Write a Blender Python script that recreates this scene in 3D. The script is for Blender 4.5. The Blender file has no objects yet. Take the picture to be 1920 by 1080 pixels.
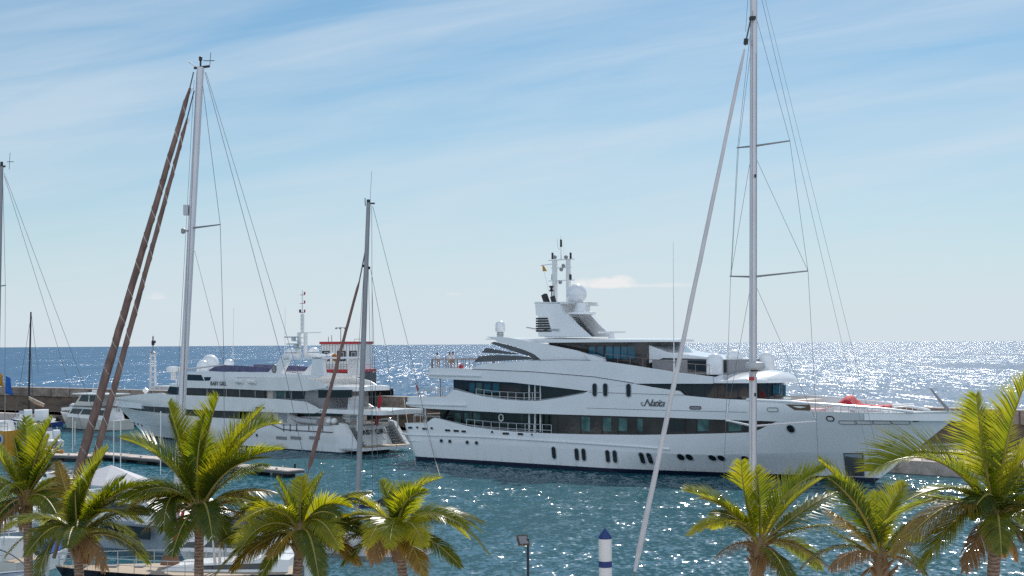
import bpy, bmesh, math, random
from mathutils import Vector, Matrix
random.seed(7)
R = math.radians
sc = bpy.context.scene
C = sc.collection

# ---------------------------------------------------------------- camera
F = 2667.0          # focal length in 1920-wide pixels
H = 13.0            # eye height above the water
TH = math.atan(105/F); RHO = math.atan(12/1920)
_U0 = Vector((0, -math.sin(TH), math.cos(TH))); _R0 = Vector((1, 0, 0)); FWD = Vector((0, math.cos(TH), math.sin(TH)))
RT = _R0*math.cos(RHO) - _U0*math.sin(RHO)
UP = _R0*math.sin(RHO) + _U0*math.cos(RHO)
cd = bpy.data.cameras.new('camera'); cam = bpy.data.objects.new('camera', cd); C.objects.link(cam)
cd.sensor_width = 36; cd.lens = 36*F/1920; cd.clip_end = 120000; cd.clip_start = .5
m = Matrix((RT, UP, -FWD)).transposed().to_4x4(); m.translation = (0, 0, H)
cam.matrix_world = m
sc.camera = cam

# ---------------------------------------------------------------- light
SUN_EL, SUN_AZ = 43.0, 14.0      # azimuth to the right of the view direction
w = bpy.data.worlds.new('World'); sc.world = w; w.use_nodes = True
nt = w.node_tree; nt.nodes.clear()
def N(nt, typ, **k):
    n = nt.nodes.new(typ)
    for a, v in k.items():
        if a.startswith('i_'):
            n.inputs[a[2:].replace('_', ' ')].default_value = v
        else: setattr(n, a, v)
    return n
def lk(nt, a, b): nt.links.new(a, b)
def mth(nt, op, a, b=None, c=None, clamp=False):
    n = nt.nodes.new('ShaderNodeMath'); n.operation = op; n.use_clamp = clamp
    for i, v in enumerate((a, b, c)):
        if v is None: continue
        if isinstance(v, (int, float)): n.inputs[i].default_value = v
        else: nt.links.new(v, n.inputs[i])
    return n.outputs[0]
def ramp(nt, fac, stops, interp='LINEAR'):
    n = nt.nodes.new('ShaderNodeValToRGB'); nt.links.new(fac, n.inputs[0]); cr = n.color_ramp; cr.interpolation = interp
    while len(cr.elements) < len(stops): cr.elements.new(.5)
    for e, (p, c) in zip(cr.elements, stops):
        e.position = p; e.color = c if len(c) == 4 else (*c, 1)
    return n.outputs[0]
def mix(nt, f, a, b, mode='MIX'):
    n = nt.nodes.new('ShaderNodeMix'); n.data_type = 'RGBA'; n.blend_type = mode
    for s, v in ((n.inputs[0], f), (n.inputs[6], a), (n.inputs[7], b)):
        if isinstance(v, (int, float)): s.default_value = v
        elif isinstance(v, tuple): s.default_value = v if len(v) == 4 else (*v, 1)
        else: nt.links.new(v, s)
    return n.outputs[2]
sky = N(nt, 'ShaderNodeTexSky'); sky.sky_type = 'NISHITA'; sky.sun_disc = False
sky.sun_elevation = R(SUN_EL); sky.sun_rotation = R(SUN_AZ); sky.air_density = 1.0; sky.dust_density = .15; sky.ozone_density = 2.2
tc = N(nt, 'ShaderNodeTexCoord'); sx = N(nt, 'ShaderNodeSeparateXYZ'); lk(nt, tc.outputs['Generated'], sx.inputs[0])
X, Y, Z = sx.outputs
ys = mth(nt, 'MAXIMUM', mth(nt, 'ABSOLUTE', Y), .15)
az = mth(nt, 'DIVIDE', X, ys); el = mth(nt, 'DIVIDE', Z, ys)
def skynoise(ca, sa, sx_, sy_, off, detail, rough, dist=0.0):
    # rotate (az, el), stretch, noise
    u = mth(nt, 'ADD', mth(nt, 'MULTIPLY', az, ca), mth(nt, 'MULTIPLY', el, sa))
    v = mth(nt, 'SUBTRACT', mth(nt, 'MULTIPLY', el, ca), mth(nt, 'MULTIPLY', az, sa))
    cb = N(nt, 'ShaderNodeCombineXYZ'); lk(nt, mth(nt, 'MULTIPLY', u, sx_), cb.inputs[0]); lk(nt, mth(nt, 'MULTIPLY', v, sy_), cb.inputs[1]); cb.inputs[2].default_value = off
    n = N(nt, 'ShaderNodeTexNoise'); n.inputs['Scale'].default_value = 1; n.inputs['Detail'].default_value = detail
    n.inputs['Roughness'].default_value = rough; n.inputs['Distortion'].default_value = dist
    lk(nt, cb.outputs[0], n.inputs['Vector']); return n.outputs['Fac']
a = R(13)
big = skynoise(math.cos(a), math.sin(a), 1.7, 13.0, 3.3, 5, .55, .5)
fine = skynoise(math.cos(R(8)), math.sin(R(8)), 3.5, 40.0, 9.1, 6, .62, .8)
cir = mth(nt, 'ADD', mth(nt, 'MULTIPLY', big, .68), mth(nt, 'MULTIPLY', fine, .32))
cov = ramp(nt, cir, [(0, (.06,)*3), (.38, (.08,)*3), (.48, (.42,)*3), (.60, (.85,)*3), (1, (1,)*3)], 'LINEAR')
hz = ramp(nt, mth(nt, 'ABSOLUTE', el), [(0, (1,)*3), (.02, (.9,)*3), (.07, (.62,)*3), (.14, (.34,)*3), (.22, (.08,)*3), (.35, (0,)*3), (1, (0,)*3)])
skyc = mix(nt, 1.0, sky.outputs[0], (.52, .77, .84), 'MULTIPLY')
rear = mth(nt, 'MULTIPLY', ramp(nt, mth(nt, 'MULTIPLY', Y, -1.0), [(0, (0,)*3), (.12, (0,)*3), (.5, (1,)*3), (1, (1,)*3)]), .85)   # added bright sky behind the viewer, as fill for the shaded yacht sides
col = mix(nt, mth(nt, 'MULTIPLY', cov, .66), skyc, (6.5, 7.5, 8.4))
col = mix(nt, mth(nt, 'MULTIPLY', hz, .9), col, (6.6, 7.35, 8.1))
# little cumulus on the horizon
def puff(ca_, ce_, wa, we, k):
    da = mth(nt, 'DIVIDE', mth(nt, 'SUBTRACT', az, ca_), wa); de = mth(nt, 'DIVIDE', mth(nt, 'SUBTRACT', el, ce_), we)
    below = mth(nt, 'MULTIPLY', mth(nt, 'LESS_THAN', de, 0.0), 2.0)
    de2 = mth(nt, 'MULTIPLY', de, mth(nt, 'ADD', 1.0, below))
    r2 = mth(nt, 'SQRT', mth(nt, 'ADD', mth(nt, 'MULTIPLY', da, da), mth(nt, 'MULTIPLY', de2, de2)))
    n = skynoise(1, 0, 90, 160, k, 5, .6)
    return ramp(nt, mth(nt, 'ADD', r2, mth(nt, 'MULTIPLY', mth(nt, 'SUBTRACT', n, .5), 1.6)), [(.45, (1,)*3), (.85, (.35,)*3), (1.05, (0,)*3)])
for ca_, ce_, wa, we, k, st in ((.068, .0408, .028, .0075, 1.5, .9), (.103, .0400, .03, .003, 4.5, .4), (-.25, .034, .008, .004, 7, .35), (-.04, .035, .008, .002, 2, .3)):
    col = mix(nt, mth(nt, 'MULTIPLY', puff(ca_, ce_, wa, we, k), st), col, (8.6, 8.6, 8.6))
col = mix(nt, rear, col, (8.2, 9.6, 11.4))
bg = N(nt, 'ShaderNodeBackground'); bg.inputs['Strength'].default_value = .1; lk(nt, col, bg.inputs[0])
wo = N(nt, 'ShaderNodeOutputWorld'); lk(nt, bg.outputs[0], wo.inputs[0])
sl = bpy.data.lights.new('sun', 'SUN'); sl.energy = 4.6; sl.angle = R(.53); sl.color = (1, .95, .88)
so = bpy.data.objects.new('sun', sl); C.objects.link(so)
sd = Vector((math.sin(R(SUN_AZ))*math.cos(R(SUN_EL)), math.cos(R(SUN_AZ))*math.cos(R(SUN_EL)), math.sin(R(SUN_EL))))
so.rotation_euler = sd.to_track_quat('Z', 'Y').to_euler(); so.location = (60, 60, 80)
vs = sc.view_settings; vs.view_transform = 'Standard'; vs.look = 'None'; vs.exposure = 0.0; vs.gamma = 1
sc.cycles.use_denoising = False; sc.cycles.max_bounces = 7; sc.cycles.transparent_max_bounces = 12; sc.cycles.sample_clamp_indirect = 6

# ---------------------------------------------------------------- geometry of the view: a photograph pixel to a point in the place
def ray(px, py): return RT*(px-960) + UP*(540-py) + FWD*F
def at(px, py, Yd):
    d = ray(px, py); return Vector((0, 0, H)) + d*(Yd/d.y)
def gz(px, py, z=0.0):
    d = ray(px, py); return Vector((0, 0, H)) + d*((z-H)/d.z)
class Frame:      # a ship: axis a (towards the bow), n (towards the viewer's side)
    def __init__(f, stern, bow, half, s_shift=0.0):
        d = (bow-stern); d.z = 0; f.a = d.normalized()
        n = Vector((-f.a.y, f.a.x, 0))
        if n.dot(stern) > 0: n = -n
        f.n = n; f.O = stern - n*half; f.O.z = 0; f.O += f.a*s_shift
        f.sg = 1 if Vector((-f.a.y, f.a.x, 0)).dot(n) > 0 else -1
        f.rz = math.atan2(f.a.y, f.a.x)
    def un(f, px, py, t):
        d = ray(px, py); E = Vector((0, 0, H))
        k = (t + (f.O-E).dot(f.n) ) / d.dot(f.n)
        p = E + d*k
        return (p-f.O).dot(f.a), p.z
    def fit(f, px, py, wf):
        lo, hi = 0.0, 7.0
        for _ in range(40):
            t = (lo+hi)/2; s, z = f.un(px, py, t)
            if wf(s, z) > t: lo = t
            else: hi = t
        return s, z, t
    def L(f, s, t, z): return Vector((s, f.sg*t, z))
    def W(f, s, t, z): return f.O + f.a*s + f.n*t + Vector((0, 0, z))

# ---------------------------------------------------------------- materials
MATS = {}
def mat(name, col=(.5, .5, .5), rough=.5, metal=0.0, var=.0, vscale=2.0, bump=0.0, bscale=8.0, coat=0.0, spec=.5, col2=None, stretch=(1, 1, 1), coord='Object'):
    if name in MATS: return MATS[name]
    m = bpy.data.materials.new(name); m.use_nodes = True; nt = m.node_tree; b = nt.nodes['Principled BSDF']
    b.inputs['Roughness'].default_value = rough; b.inputs['Metallic'].default_value = metal
    b.inputs['Coat Weight'].default_value = coat; b.inputs['Specular IOR Level'].default_value = spec
    t = N(nt, 'ShaderNodeTexCoord'); mp = N(nt, 'ShaderNodeMapping'); mp.inputs['Scale'].default_value = stretch; lk(nt, t.outputs[coord], mp.inputs[0])
    n = N(nt, 'ShaderNodeTexNoise'); n.inputs['Scale'].default_value = vscale; n.inputs['Detail'].default_value = 5; lk(nt, mp.outputs[0], n.inputs['Vector'])
    c2 = col2 or tuple(c*(1-var) for c in col)
    f = ramp(nt, n.outputs['Fac'], [(.32, (0,)*3), (.68, (1,)*3)])
    lk(nt, mix(nt, f, tuple(c2), tuple(col)), b.inputs['Base Color'])
    if bump:
        n2 = N(nt, 'ShaderNodeTexNoise'); n2.inputs['Scale'].default_value = bscale; n2.inputs['Detail'].default_value = 4; lk(nt, mp.outputs[0], n2.inputs['Vector'])
        bp = N(nt, 'ShaderNodeBump'); bp.inputs['Strength'].default_value = 1; bp.inputs['Distance'].default_value = bump
        lk(nt, n2.outputs['Fac'], bp.inputs['Height']); lk(nt, bp.outputs[0], b.inputs['Normal'])
    MATS[name] = m; return m
WHITE = mat('yacht_white_paint', (.80, .81, .82), .2, var=.07, vscale=.3, bump=.03, bscale=.5, coat=.6)
WHITE2 = mat('white_gelcoat', (.78, .78, .77), .3, var=.10, vscale=.6, bump=.006, bscale=1.2, coat=.2)
CREAM = mat('cream_gelcoat', (.62, .60, .54), .4, var=.12, vscale=.9)
GREYP = mat('grey_hull_paint', (.36, .42, .47), .3, var=.08, vscale=.4, coat=.3)
BOOT = mat('navy_bottom_paint', (.008, .016, .045), .4, var=.3)
TEAK = mat('teak_deck', (.42, .33, .24), .7, var=.2, vscale=3, stretch=(.3, 14, 1))
TEAK2 = mat('varnished_teak', (.22, .09, .035), .35, var=.3, vscale=3)
GLASS = mat('dark_window_glass', (.012, .016, .018), .04, var=.5, vscale=.35, spec=.8)
GLASSB = mat('brown_tinted_glass', (.06, .052, .048), .08, var=.55, vscale=.55, bump=.02, bscale=.6)
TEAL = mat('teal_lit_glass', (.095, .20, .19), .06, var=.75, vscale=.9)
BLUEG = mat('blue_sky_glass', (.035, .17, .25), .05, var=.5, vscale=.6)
TINT = mat('violet_tinted_screen', (.14, .13, .22), .08, var=.4)
STEEL = mat('stainless_steel', (.62, .62, .62), .25, metal=.9)
STEELD = mat('weathered_rail', (.30, .22, .19), .45, metal=.3, var=.3)
DARK = mat('black_equipment', (.02, .02, .022), .5)
LOUV = mat('louvre_grey', (.10, .105, .11), .35, var=.2)
GREY = mat('grey_panel', (.27, .27, .28), .5, var=.15)
FRAMEM = mat('window_frame_grey', (.45, .47, .50), .35)
ALU = mat('painted_aluminium_mast', (.66, .66, .69), .35, metal=.25, var=.12, vscale=.5)
ALUD = mat('grey_mast', (.30, .31, .33), .4, metal=.25, var=.2, vscale=.5)
WIRE = mat('wire_rope', (.16, .165, .18), .45, metal=.5)
SAILB = mat('brown_sail_cover', (.25, .155, .13), .8, var=.5, vscale=3.2, stretch=(1, 1, .35), bump=.10, bscale=4.5)
SAILP = mat('pinkish_sail_cover', (.24, .14, .12), .8, var=.35, vscale=1.5, bump=.04, bscale=3)
SAILW = mat('pale_sail_cover', (.62, .61, .62), .7, var=.15, vscale=1.2, bump=.04, bscale=3)
SAILN = mat('navy_sail_cover', (.012, .02, .06), .8, var=.3)
RED = mat('red_paint', (.45, .022, .03), .5, var=.2)
REDC = mat('red_cloth', (.50, .02, .04), .75, var=.3, vscale=2)
YEL = mat('yellow_paint', (.55, .26, .015), .45, var=.15)
BLUEP = mat('blue_paint', (.012, .045, .20), .45, var=.2)
BLUEC = mat('blue_cloth', (.01, .12, .45), .7, var=.2)
GREENC = mat('green_cloth', (.015, .16, .06), .8, var=.2)
CANV = mat('grey_canvas', (.50, .50, .53), .8, var=.1, vscale=1.5, bump=.02, bscale=3)
CANVC = mat('cream_canvas', (.66, .60, .54), .8, var=.12)
RUB = mat('grey_inflatable_tube', (.48, .48, .49), .6, var=.1)
BLACKH = mat('black_hull_paint', (.006, .008, .014), .12, coat=.5, var=.2)
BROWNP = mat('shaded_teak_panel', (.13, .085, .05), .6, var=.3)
CONC = None

def nodes_mat(name):
    m = bpy.data.materials.new(name); m.use_nodes = True; MATS[name] = m
    return m, m.node_tree, m.node_tree.nodes['Principled BSDF']
def stained(name, base):
    m, nt, b = nodes_mat(name); b.inputs['Roughness'].default_value = .24; b.inputs['Coat Weight'].default_value = .5
    t = N(nt, 'ShaderNodeTexCoord'); mp = N(nt, 'ShaderNodeMapping'); mp.inputs['Scale'].default_value = (1.6, 1.6, .12); lk(nt, t.outputs['Object'], mp.inputs[0])
    n = N(nt, 'ShaderNodeTexNoise'); n.inputs['Scale'].default_value = 1; n.inputs['Detail'].default_value = 6; n.inputs['Roughness'].default_value = .7; lk(nt, mp.outputs[0], n.inputs['Vector'])
    s = N(nt, 'ShaderNodeSeparateXYZ'); lk(nt, t.outputs['Object'], s.inputs[0])
    low = ramp(nt, mth(nt, 'MULTIPLY', s.outputs[2], .4), [(.16, (1,)*3), (.30, (.45,)*3), (.75, (.12,)*3), (1, (.05,)*3)])
    streak = ramp(nt, n.outputs['Fac'], [(.48, (0,)*3), (.66, (1,)*3)])
    lk(nt, mix(nt, mth(nt, 'MULTIPLY', mth(nt, 'MULTIPLY', low, streak), .55), base, (.46, .43, .36)), b.inputs['Base Color']); return m
def bumpn(nt, h, b, dist, strength=1.0):
    bp = N(nt, 'ShaderNodeBump'); bp.inputs['Strength'].default_value = strength; bp.inputs['Distance'].default_value = dist
    lk(nt, h, bp.inputs['Height']); lk(nt, bp.outputs[0], b.inputs['Normal'])
def water(name, base, layers, rough, cap, patch):
    m, nt, b = nodes_mat(name)
    out = [n for n in nt.nodes if n.type == 'OUTPUT_MATERIAL'][0]; nt.nodes.remove(b)
    g = N(nt, 'ShaderNodeNewGeometry')
    acc = None
    for (sx_, sy_, rot, amp, seed) in layers:
        mp = N(nt, 'ShaderNodeMapping'); mp.inputs['Scale'].default_value = (sx_, sy_, 1); mp.inputs['Rotation'].default_value = (0, 0, R(rot)); mp.inputs['Location'].default_value = (seed, seed*2.3, seed*.7)
        mp.vector_type = 'POINT'; lk(nt, g.outputs['Position'], mp.inputs[0])
        n = N(nt, 'ShaderNodeTexNoise'); n.inputs['Scale'].default_value = 1; n.inputs['Detail'].default_value = 1.5; n.inputs['Roughness'].default_value = .5
        lk(nt, mp.outputs[0], n.inputs['Vector'])
        s = N(nt, 'ShaderNodeVectorMath', operation='SUBTRACT'); lk(nt, n.outputs['Color'], s.inputs[0]); s.inputs[1].default_value = (.5, .5, .5)
        k = N(nt, 'ShaderNodeVectorMath', operation='MULTIPLY'); lk(nt, s.outputs[0], k.inputs[0]); k.inputs[1].default_value = (amp, amp, 0)
        if acc is None: acc = k.outputs[0]
        else:
            ad = N(nt, 'ShaderNodeVectorMath', operation='ADD'); lk(nt, acc, ad.inputs[0]); lk(nt, k.outputs[0], ad.inputs[1]); acc = ad.outputs[0]
    mp = N(nt, 'ShaderNodeMapping'); mp.inputs['Scale'].default_value = patch; mp.inputs['Rotation'].default_value = (0, 0, R(12)); lk(nt, g.outputs['Position'], mp.inputs[0])
    pn = N(nt, 'ShaderNodeTexNoise'); pn.inputs['Scale'].default_value = 1; pn.inputs['Detail'].default_value = 3; lk(nt, mp.outputs[0], pn.inputs['Vector'])
    k = N(nt, 'ShaderNodeVectorMath', operation='SCALE'); lk(nt, acc, k.inputs[0]); lk(nt, ramp(nt, pn.outputs['Fac'], [(.32, (.38,)*3), (.50, (.85,)*3), (.70, (1.25,)*3)]), k.inputs['Scale']); acc = k.outputs[0]
    ad = N(nt, 'ShaderNodeVectorMath', operation='ADD'); lk(nt, acc, ad.inputs[0]); ad.inputs[1].default_value = (0, 0, 1)
    nm = N(nt, 'ShaderNodeVectorMath', operation='NORMALIZE'); lk(nt, ad.outputs[0], nm.inputs[0])
    # body colour of the water under a surface whose mirror share is limited, as a rough sea's is at low angles
    df = N(nt, 'ShaderNodeBsdfDiffuse'); lk(nt, mix(nt, pn.outputs['Fac'], tuple(c*.75 for c in base), tuple(c*1.25 for c in base)), df.inputs[0])
    gl = N(nt, 'ShaderNodeBsdfGlossy'); gl.inputs['Roughness'].default_value = rough; gl.inputs['Color'].default_value = (1, 1, 1, 1); lk(nt, nm.outputs[0], gl.inputs['Normal'])
    fr_ = N(nt, 'ShaderNodeFresnel'); fr_.inputs['IOR'].default_value = 1.33; lk(nt, nm.outputs[0], fr_.inputs['Normal'])
    ms = N(nt, 'ShaderNodeMixShader'); lk(nt, mth(nt, 'MINIMUM', fr_.outputs[0], cap), ms.inputs[0]); lk(nt, df.outputs[0], ms.inputs[1]); lk(nt, gl.outputs[0], ms.inputs[2]); lk(nt, ms.outputs[0], out.inputs[0])
    return m
HULLW = stained('weathered_hull_paint', (.80, .81, .82))
SEA = water('open_sea_water', (.036, .108, .200), [(1.7, .5, 8, 1.8, 1), (.55, .06, 4, 2.0, 5), (.16, .012, -3, .8, 9)], .24, .145, (.012, .004, 1))
HARB = water('harbour_water', (.006, .074, .098), [(3.0, 1.7, 10, 1.2, 2), (1.0, .5, -8, .9, 6), (.22, .10, 5, .25, 11)], .125, .29, (.05, .022, 1))

# ---------------------------------------------------------------- mesh helpers
class MB:
    def __init__(s): s.v = []; s.f = []; s.sm = []
    def add(s, vs, fs):
        o = len(s.v); s.v += [tuple(p) for p in vs]; s.f += [tuple(i+o for i in f) for f in fs]; return s
    def box(s, c, d, rz=0, tilt=None):
        x, y, z = (k/2 for k in d); M = Matrix.Rotation(rz, 3, 'Z')
        if tilt: M = M @ Matrix.Rotation(tilt, 3, 'Y')
        vs = [Vector(c) + M @ Vector((sx*x, sy*y, sz*z)) for sx in (-1, 1) for sy in (-1, 1) for sz in (-1, 1)]
        return s.add(vs, [(0, 1, 3, 2), (4, 6, 7, 5), (0, 4, 5, 1), (2, 3, 7, 6), (0, 2, 6, 4), (1, 5, 7, 3)])
    def tube(s, pts, r, n=6, cap=True):
        pts = [Vector(p) for p in pts]
        if not isinstance(r, (list, tuple)): r = [r]*len(pts)
        vs = []; fs = []
        for i, p in enumerate(pts):
            d = (pts[min(i+1, len(pts)-1)] - pts[max(i-1, 0)]).normalized()
            u = d.cross(Vector((0, 0, 1))) if abs(d.z) < .95 else d.cross(Vector((0, 1, 0)))
            u.normalize(); v = d.cross(u)
            for k in range(n):
                a = 2*math.pi*k/n; vs.append(p + (u*math.cos(a) + v*math.sin(a))*r[i])
        for i in range(len(pts)-1):
            for k in range(n):
                fs.append((i*n+k, i*n+(k+1) % n, (i+1)*n+(k+1) % n, (i+1)*n+k))
        if cap: fs.append(tuple(range(n))[::-1]); fs.append(tuple((len(pts)-1)*n+k for k in range(n)))
        return s.add(vs, fs)
    def lathe(s, c, prof, n=20, axis='Z', sq=1.0):
        vs = []; fs = []
        for (r, h) in prof:
            for k in range(n):
                a = 2*math.pi*k/n
                p = Vector((r*math.cos(a), r*math.sin(a)*sq, h))
                if axis == 'X': p = Vector((p.z, p.x, p.y))
                if axis == 'Y': p = Vector((p.x, p.z, p.y))
                vs.append(Vector(c)+p)
        for i in range(len(prof)-1):
            for k in range(n): fs.append((i*n+k, i*n+(k+1) % n, (i+1)*n+(k+1) % n, (i+1)*n+k))
        fs.append(tuple(range(n))[::-1]); fs.append(tuple((len(prof)-1)*n+k for k in range(n)))
        return s.add(vs, fs)
    def prism(s, poly, t0, t1, conv):      # poly of (s,z), extruded across; conv(s,t,z) -> point
        n = len(poly)
        vs = [conv(a, t0, b) for a, b in poly] + [conv(a, t1, b) for a, b in poly]
        fs = [tuple(range(n)), tuple(range(n, 2*n))[::-1]] + [(i, (i+1) % n, n+(i+1) % n, n+i) for i in range(n)]
        return s.add(vs, fs)
    def build(s, name, m, parent=None, smooth=35, label=None):
        me = bpy.data.meshes.new(name); me.from_pydata(s.v, [], s.f)
        bm = bmesh.new(); bm.from_mesh(me); bmesh.ops.remove_doubles(bm, verts=bm.verts, dist=1e-5)
        bmesh.ops.recalc_face_normals(bm, faces=bm.faces); bm.to_mesh(me); bm.free()
        if smooth:
            me.polygons.foreach_set('use_smooth', [True]*len(me.polygons)); me.set_sharp_from_angle(angle=R(smooth))
        me.materials.append(m)
        o = bpy.data.objects.new(name, me); C.objects.link(o)
        if parent: o.parent = parent
        if label: o['label'] = label
        return o
def thing(name, label, cat, loc=(0, 0, 0), rz=0.0, group=None):
    o = bpy.data.objects.new(name, None); C.objects.link(o); o.empty_display_size = .3
    o.location = loc; o.rotation_euler = (0, 0, rz); o['label'] = label; o['category'] = cat
    if group: o['group'] = group
    return o
def tag(o, label, cat, group=None):
    o['label'] = label; o['category'] = cat
    if group: o['group'] = group
    return o
def interp(pts):
    pts = sorted(pts)
    def f(s):
        if s <= pts[0][0]: return pts[0][1]
        if s >= pts[-1][0]: return pts[-1][1]
        for (a, za), (b, zb) in zip(pts, pts[1:]):
            if s <= b: return za + (zb-za)*((s-a)/max(b-a, 1e-6))
    return f
DOME = lambda r, h, k=8: [(r*.94, 0), (r, .04*h), (r, h-r*.98)] + [(r*math.cos(a), h-r*.98+r*.98*math.sin(a)) for a in [i*math.pi/2/k for i in range(1, k)]] + [(.02, h)]
BALL = lambda r, k=14: [(max(.02, r*math.sin(math.pi*i/k)), r-r*math.cos(math.pi*i/k)) for i in range(k+1)]
def text_mesh(body, size, shear=0.0, depth=.01, spacing=1.0, bold=.012):
    cu = bpy.data.curves.new('lettering', 'FONT'); cu.body = body; cu.size = size; cu.shear = shear; cu.extrude = depth; cu.align_x = 'CENTER'; cu.align_y = 'CENTER'; cu.space_character = spacing
    cu.offset = size*bold; cu.resolution_u = 3
    o = bpy.data.objects.new('lettering', cu); C.objects.link(o)
    dg = bpy.context.evaluated_depsgraph_get(); me = bpy.data.meshes.new_from_object(o.evaluated_get(dg))
    bpy.data.objects.remove(o); return me
def lettering(body, size, M, m, parent, shear=0.0, spacing=1.0, sx=1.0, bold=.012):
    me = text_mesh(body, size, shear, .01, spacing, bold); me.transform(M @ Matrix.Diagonal((sx, 1, 1, 1))); me.materials.clear(); me.materials.append(m)
    o = bpy.data.objects.new('name_lettering', me); C.objects.link(o); o.parent = parent; return o

# ================================================================ SUPERYACHT
NY = Frame(gz(800, 864), gz(1337, 898), 5.7, -3.7)
LD, LW = 63.2, 54.6
def clamp(x, a=0.0, b=1.0): return max(a, min(b, x))
def STIP(z): return LW + (LD-LW)*clamp(z/6.83, -.2, 1)
def SAFT(z): return 1.5*clamp(1-z/4)
def mkw(aft=0.0, r=1.1, off=0.0, scale=1.0):
    def f(s, z):
        tap = 28 + 7*clamp(z/6.8); tip = STIP(z); zk = 2.2 + .9*clamp((s-40)/18)
        Wm = 5.7 + .3*clamp(z/2.2); u = clamp((s-tap)/(tip-tap))
        P = 1.42 + .23*clamp(z/zk) if z < zk else 1.65 + .95*clamp((z-zk)/(6.8-zk))
        ww = Wm*(1-u**P)
        if z < zk: ww *= 1 - .60*u*(zk-z)/zk
        if z < 0: ww *= 1 - .12*abs(z)
        ww *= scale
        d = s - aft - (SAFT(z) if aft == 0 else 0)
        if d < r: ww -= r - math.sqrt(max(0, r*r-(r-max(d, 0))**2))
        return max(0.0, ww+off)
    return f
WH = mkw()
def curve(fr, wf, pts): return interp([fr.fit(px, py, wf)[:2] for px, py in pts])
def smap_ny(sd, z):
    return sd - clamp((sd-35)/(LD-35))**2*(LD-STIP(z)) + SAFT(z)*clamp(1-sd/6)
ident = lambda sd, z: sd
def shell(fr, lo, hi, s0, s1, wf, nx=60, nr=2, thick=.2, smap=ident, aft=True, front=False, cols=None, sides=(1, -1)):
    xs = [s0+(s1-s0)*i/nx for i in range(nx+1)]
    xs += [s0+d for d in (.05, .15, .3, .5, .8, 1.2, 1.7) if s0+d < s1] if aft or front else []
    if front: xs += [s1-d for d in (.02, .06, .15, .3, .5, .8, 1.2, 1.7)]
    if cols: xs += cols
    xs = sorted(set(round(x, 4) for x in xs))
    mb = MB()
    def ringpt(sd, j, off):
        a, b = lo(sd), hi(sd); z = a+(b-a)*j/nr; s = smap(sd, z); return s, max(0, wf(s, z)+off), z
    for sgn in sides:
        vs = []; fs = []; n = nr+1+2
        for sd in xs:
            row = [ringpt(sd, j, 0) for j in range(nr+1)] + [ringpt(sd, nr, -thick), ringpt(sd, 0, -thick)]
            vs += [fr.L(s, sgn*t, z) for s, t, z in row]
        for i in range(len(xs)-1):
            for j in range(n): fs.append((i*n+j, i*n+(j+1) % n, (i+1)*n+(j+1) % n, (i+1)*n+j))
        mb.add(vs, fs)
    def cap(sd):
        vs = []; fs = []
        for j in range(nr+1):
            s, t, z = ringpt(sd, j, 0); vs += [fr.L(s, t, z), fr.L(s, -t, z)]
        for j in range(nr): fs.append((2*j, 2*j+1, 2*j+3, 2*j+2))
        mb.add(vs, fs)
    if aft: cap(xs[0])
    if front: cap(xs[-1])
    return mb
def slab(fr, s0, s1, wf, zb, zt, crown=0.0, nx=40, ny=6, zref=None, aft=True, edge=.0):
    xs = [s0+(s1-s0)*i/nx for i in range(nx+1)] + [s0+d for d in (.05, .15, .3, .5, .8, 1.2)] + [s1-d for d in (.03, .1, .2, .4, .7, 1.1)]
    xs = sorted(set(round(x, 4) for x in xs)); mb = MB(); vs = []; fs = []; n = 2*(ny+1)
    fb = zb if callable(zb) else (lambda s: zb)
    ft = zt if callable(zt) else (lambda s: zt)
    for s in xs:
        zr = zref if zref is not None else ft(s); w_ = wf(s, zr)
        for k in range(ny+1):
            y = -1+2*k/ny; vs.append(fr.L(s, w_*y, ft(s)+crown*(1-y*y)*min(1, w_/3)))
        for k in range(ny+1):
            y = 1-2*k/ny; vs.append(fr.L(s, (w_-edge)*y, fb(s)))
    for i in range(len(xs)-1):
        for j in range(n): fs.append((i*n+j, i*n+(j+1) % n, (i+1)*n+(j+1) % n, (i+1)*n+j))
    fs.append(tuple(range(n))); fs.append(tuple((len(xs)-1)*n+j for j in range(n))[::-1])
    return mb.add(vs, fs)
def line_on(fr, wf, pts, off=.02, sub=6):
    P = [fr.fit(px, py, wf)[:2] for px, py in pts]; out = []
    for (a, za), (b, zb) in zip(P, P[1:]):
        for k in range(sub): q = k/sub; s = a+(b-a)*q; z = za+(zb-za)*q; out.append(fr.L(s, wf(s, z)+off, z))
    s, z = P[-1]; out.append(fr.L(s, wf(s, z)+off, z)); return out
def rail_on(fr, wf, lo_pts, hgt, name, m, parent, step=1.4, off=0.0, r=.035, mids=1, both=True):
    P = [fr.fit(px, py, wf)[:2] for px, py in lo_pts] if not callable(lo_pts) else None
    f = interp(P); s0, s1 = min(p[0] for p in P), max(p[0] for p in P); mb = MB()
    n = max(2, int((s1-s0)/step)); S = [s0+(s1-s0)*i/n for i in range(n+1)]
    for sg in ((1, -1) if both else (1,)):
        for h in [hgt*(k+1)/(mids+1) for k in range(mids+1)]:
            mb.tube([fr.L(s, sg*(wf(s, f(s))+off), f(s)+h) for s in S], r, 5)
        for s in S: mb.tube([fr.L(s, sg*(wf(s, f(s))+off), f(s)), fr.L(s, sg*(wf(s, f(s))+off), f(s)+hgt)], r, 5)
    return mb.build(name, m, parent)
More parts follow.
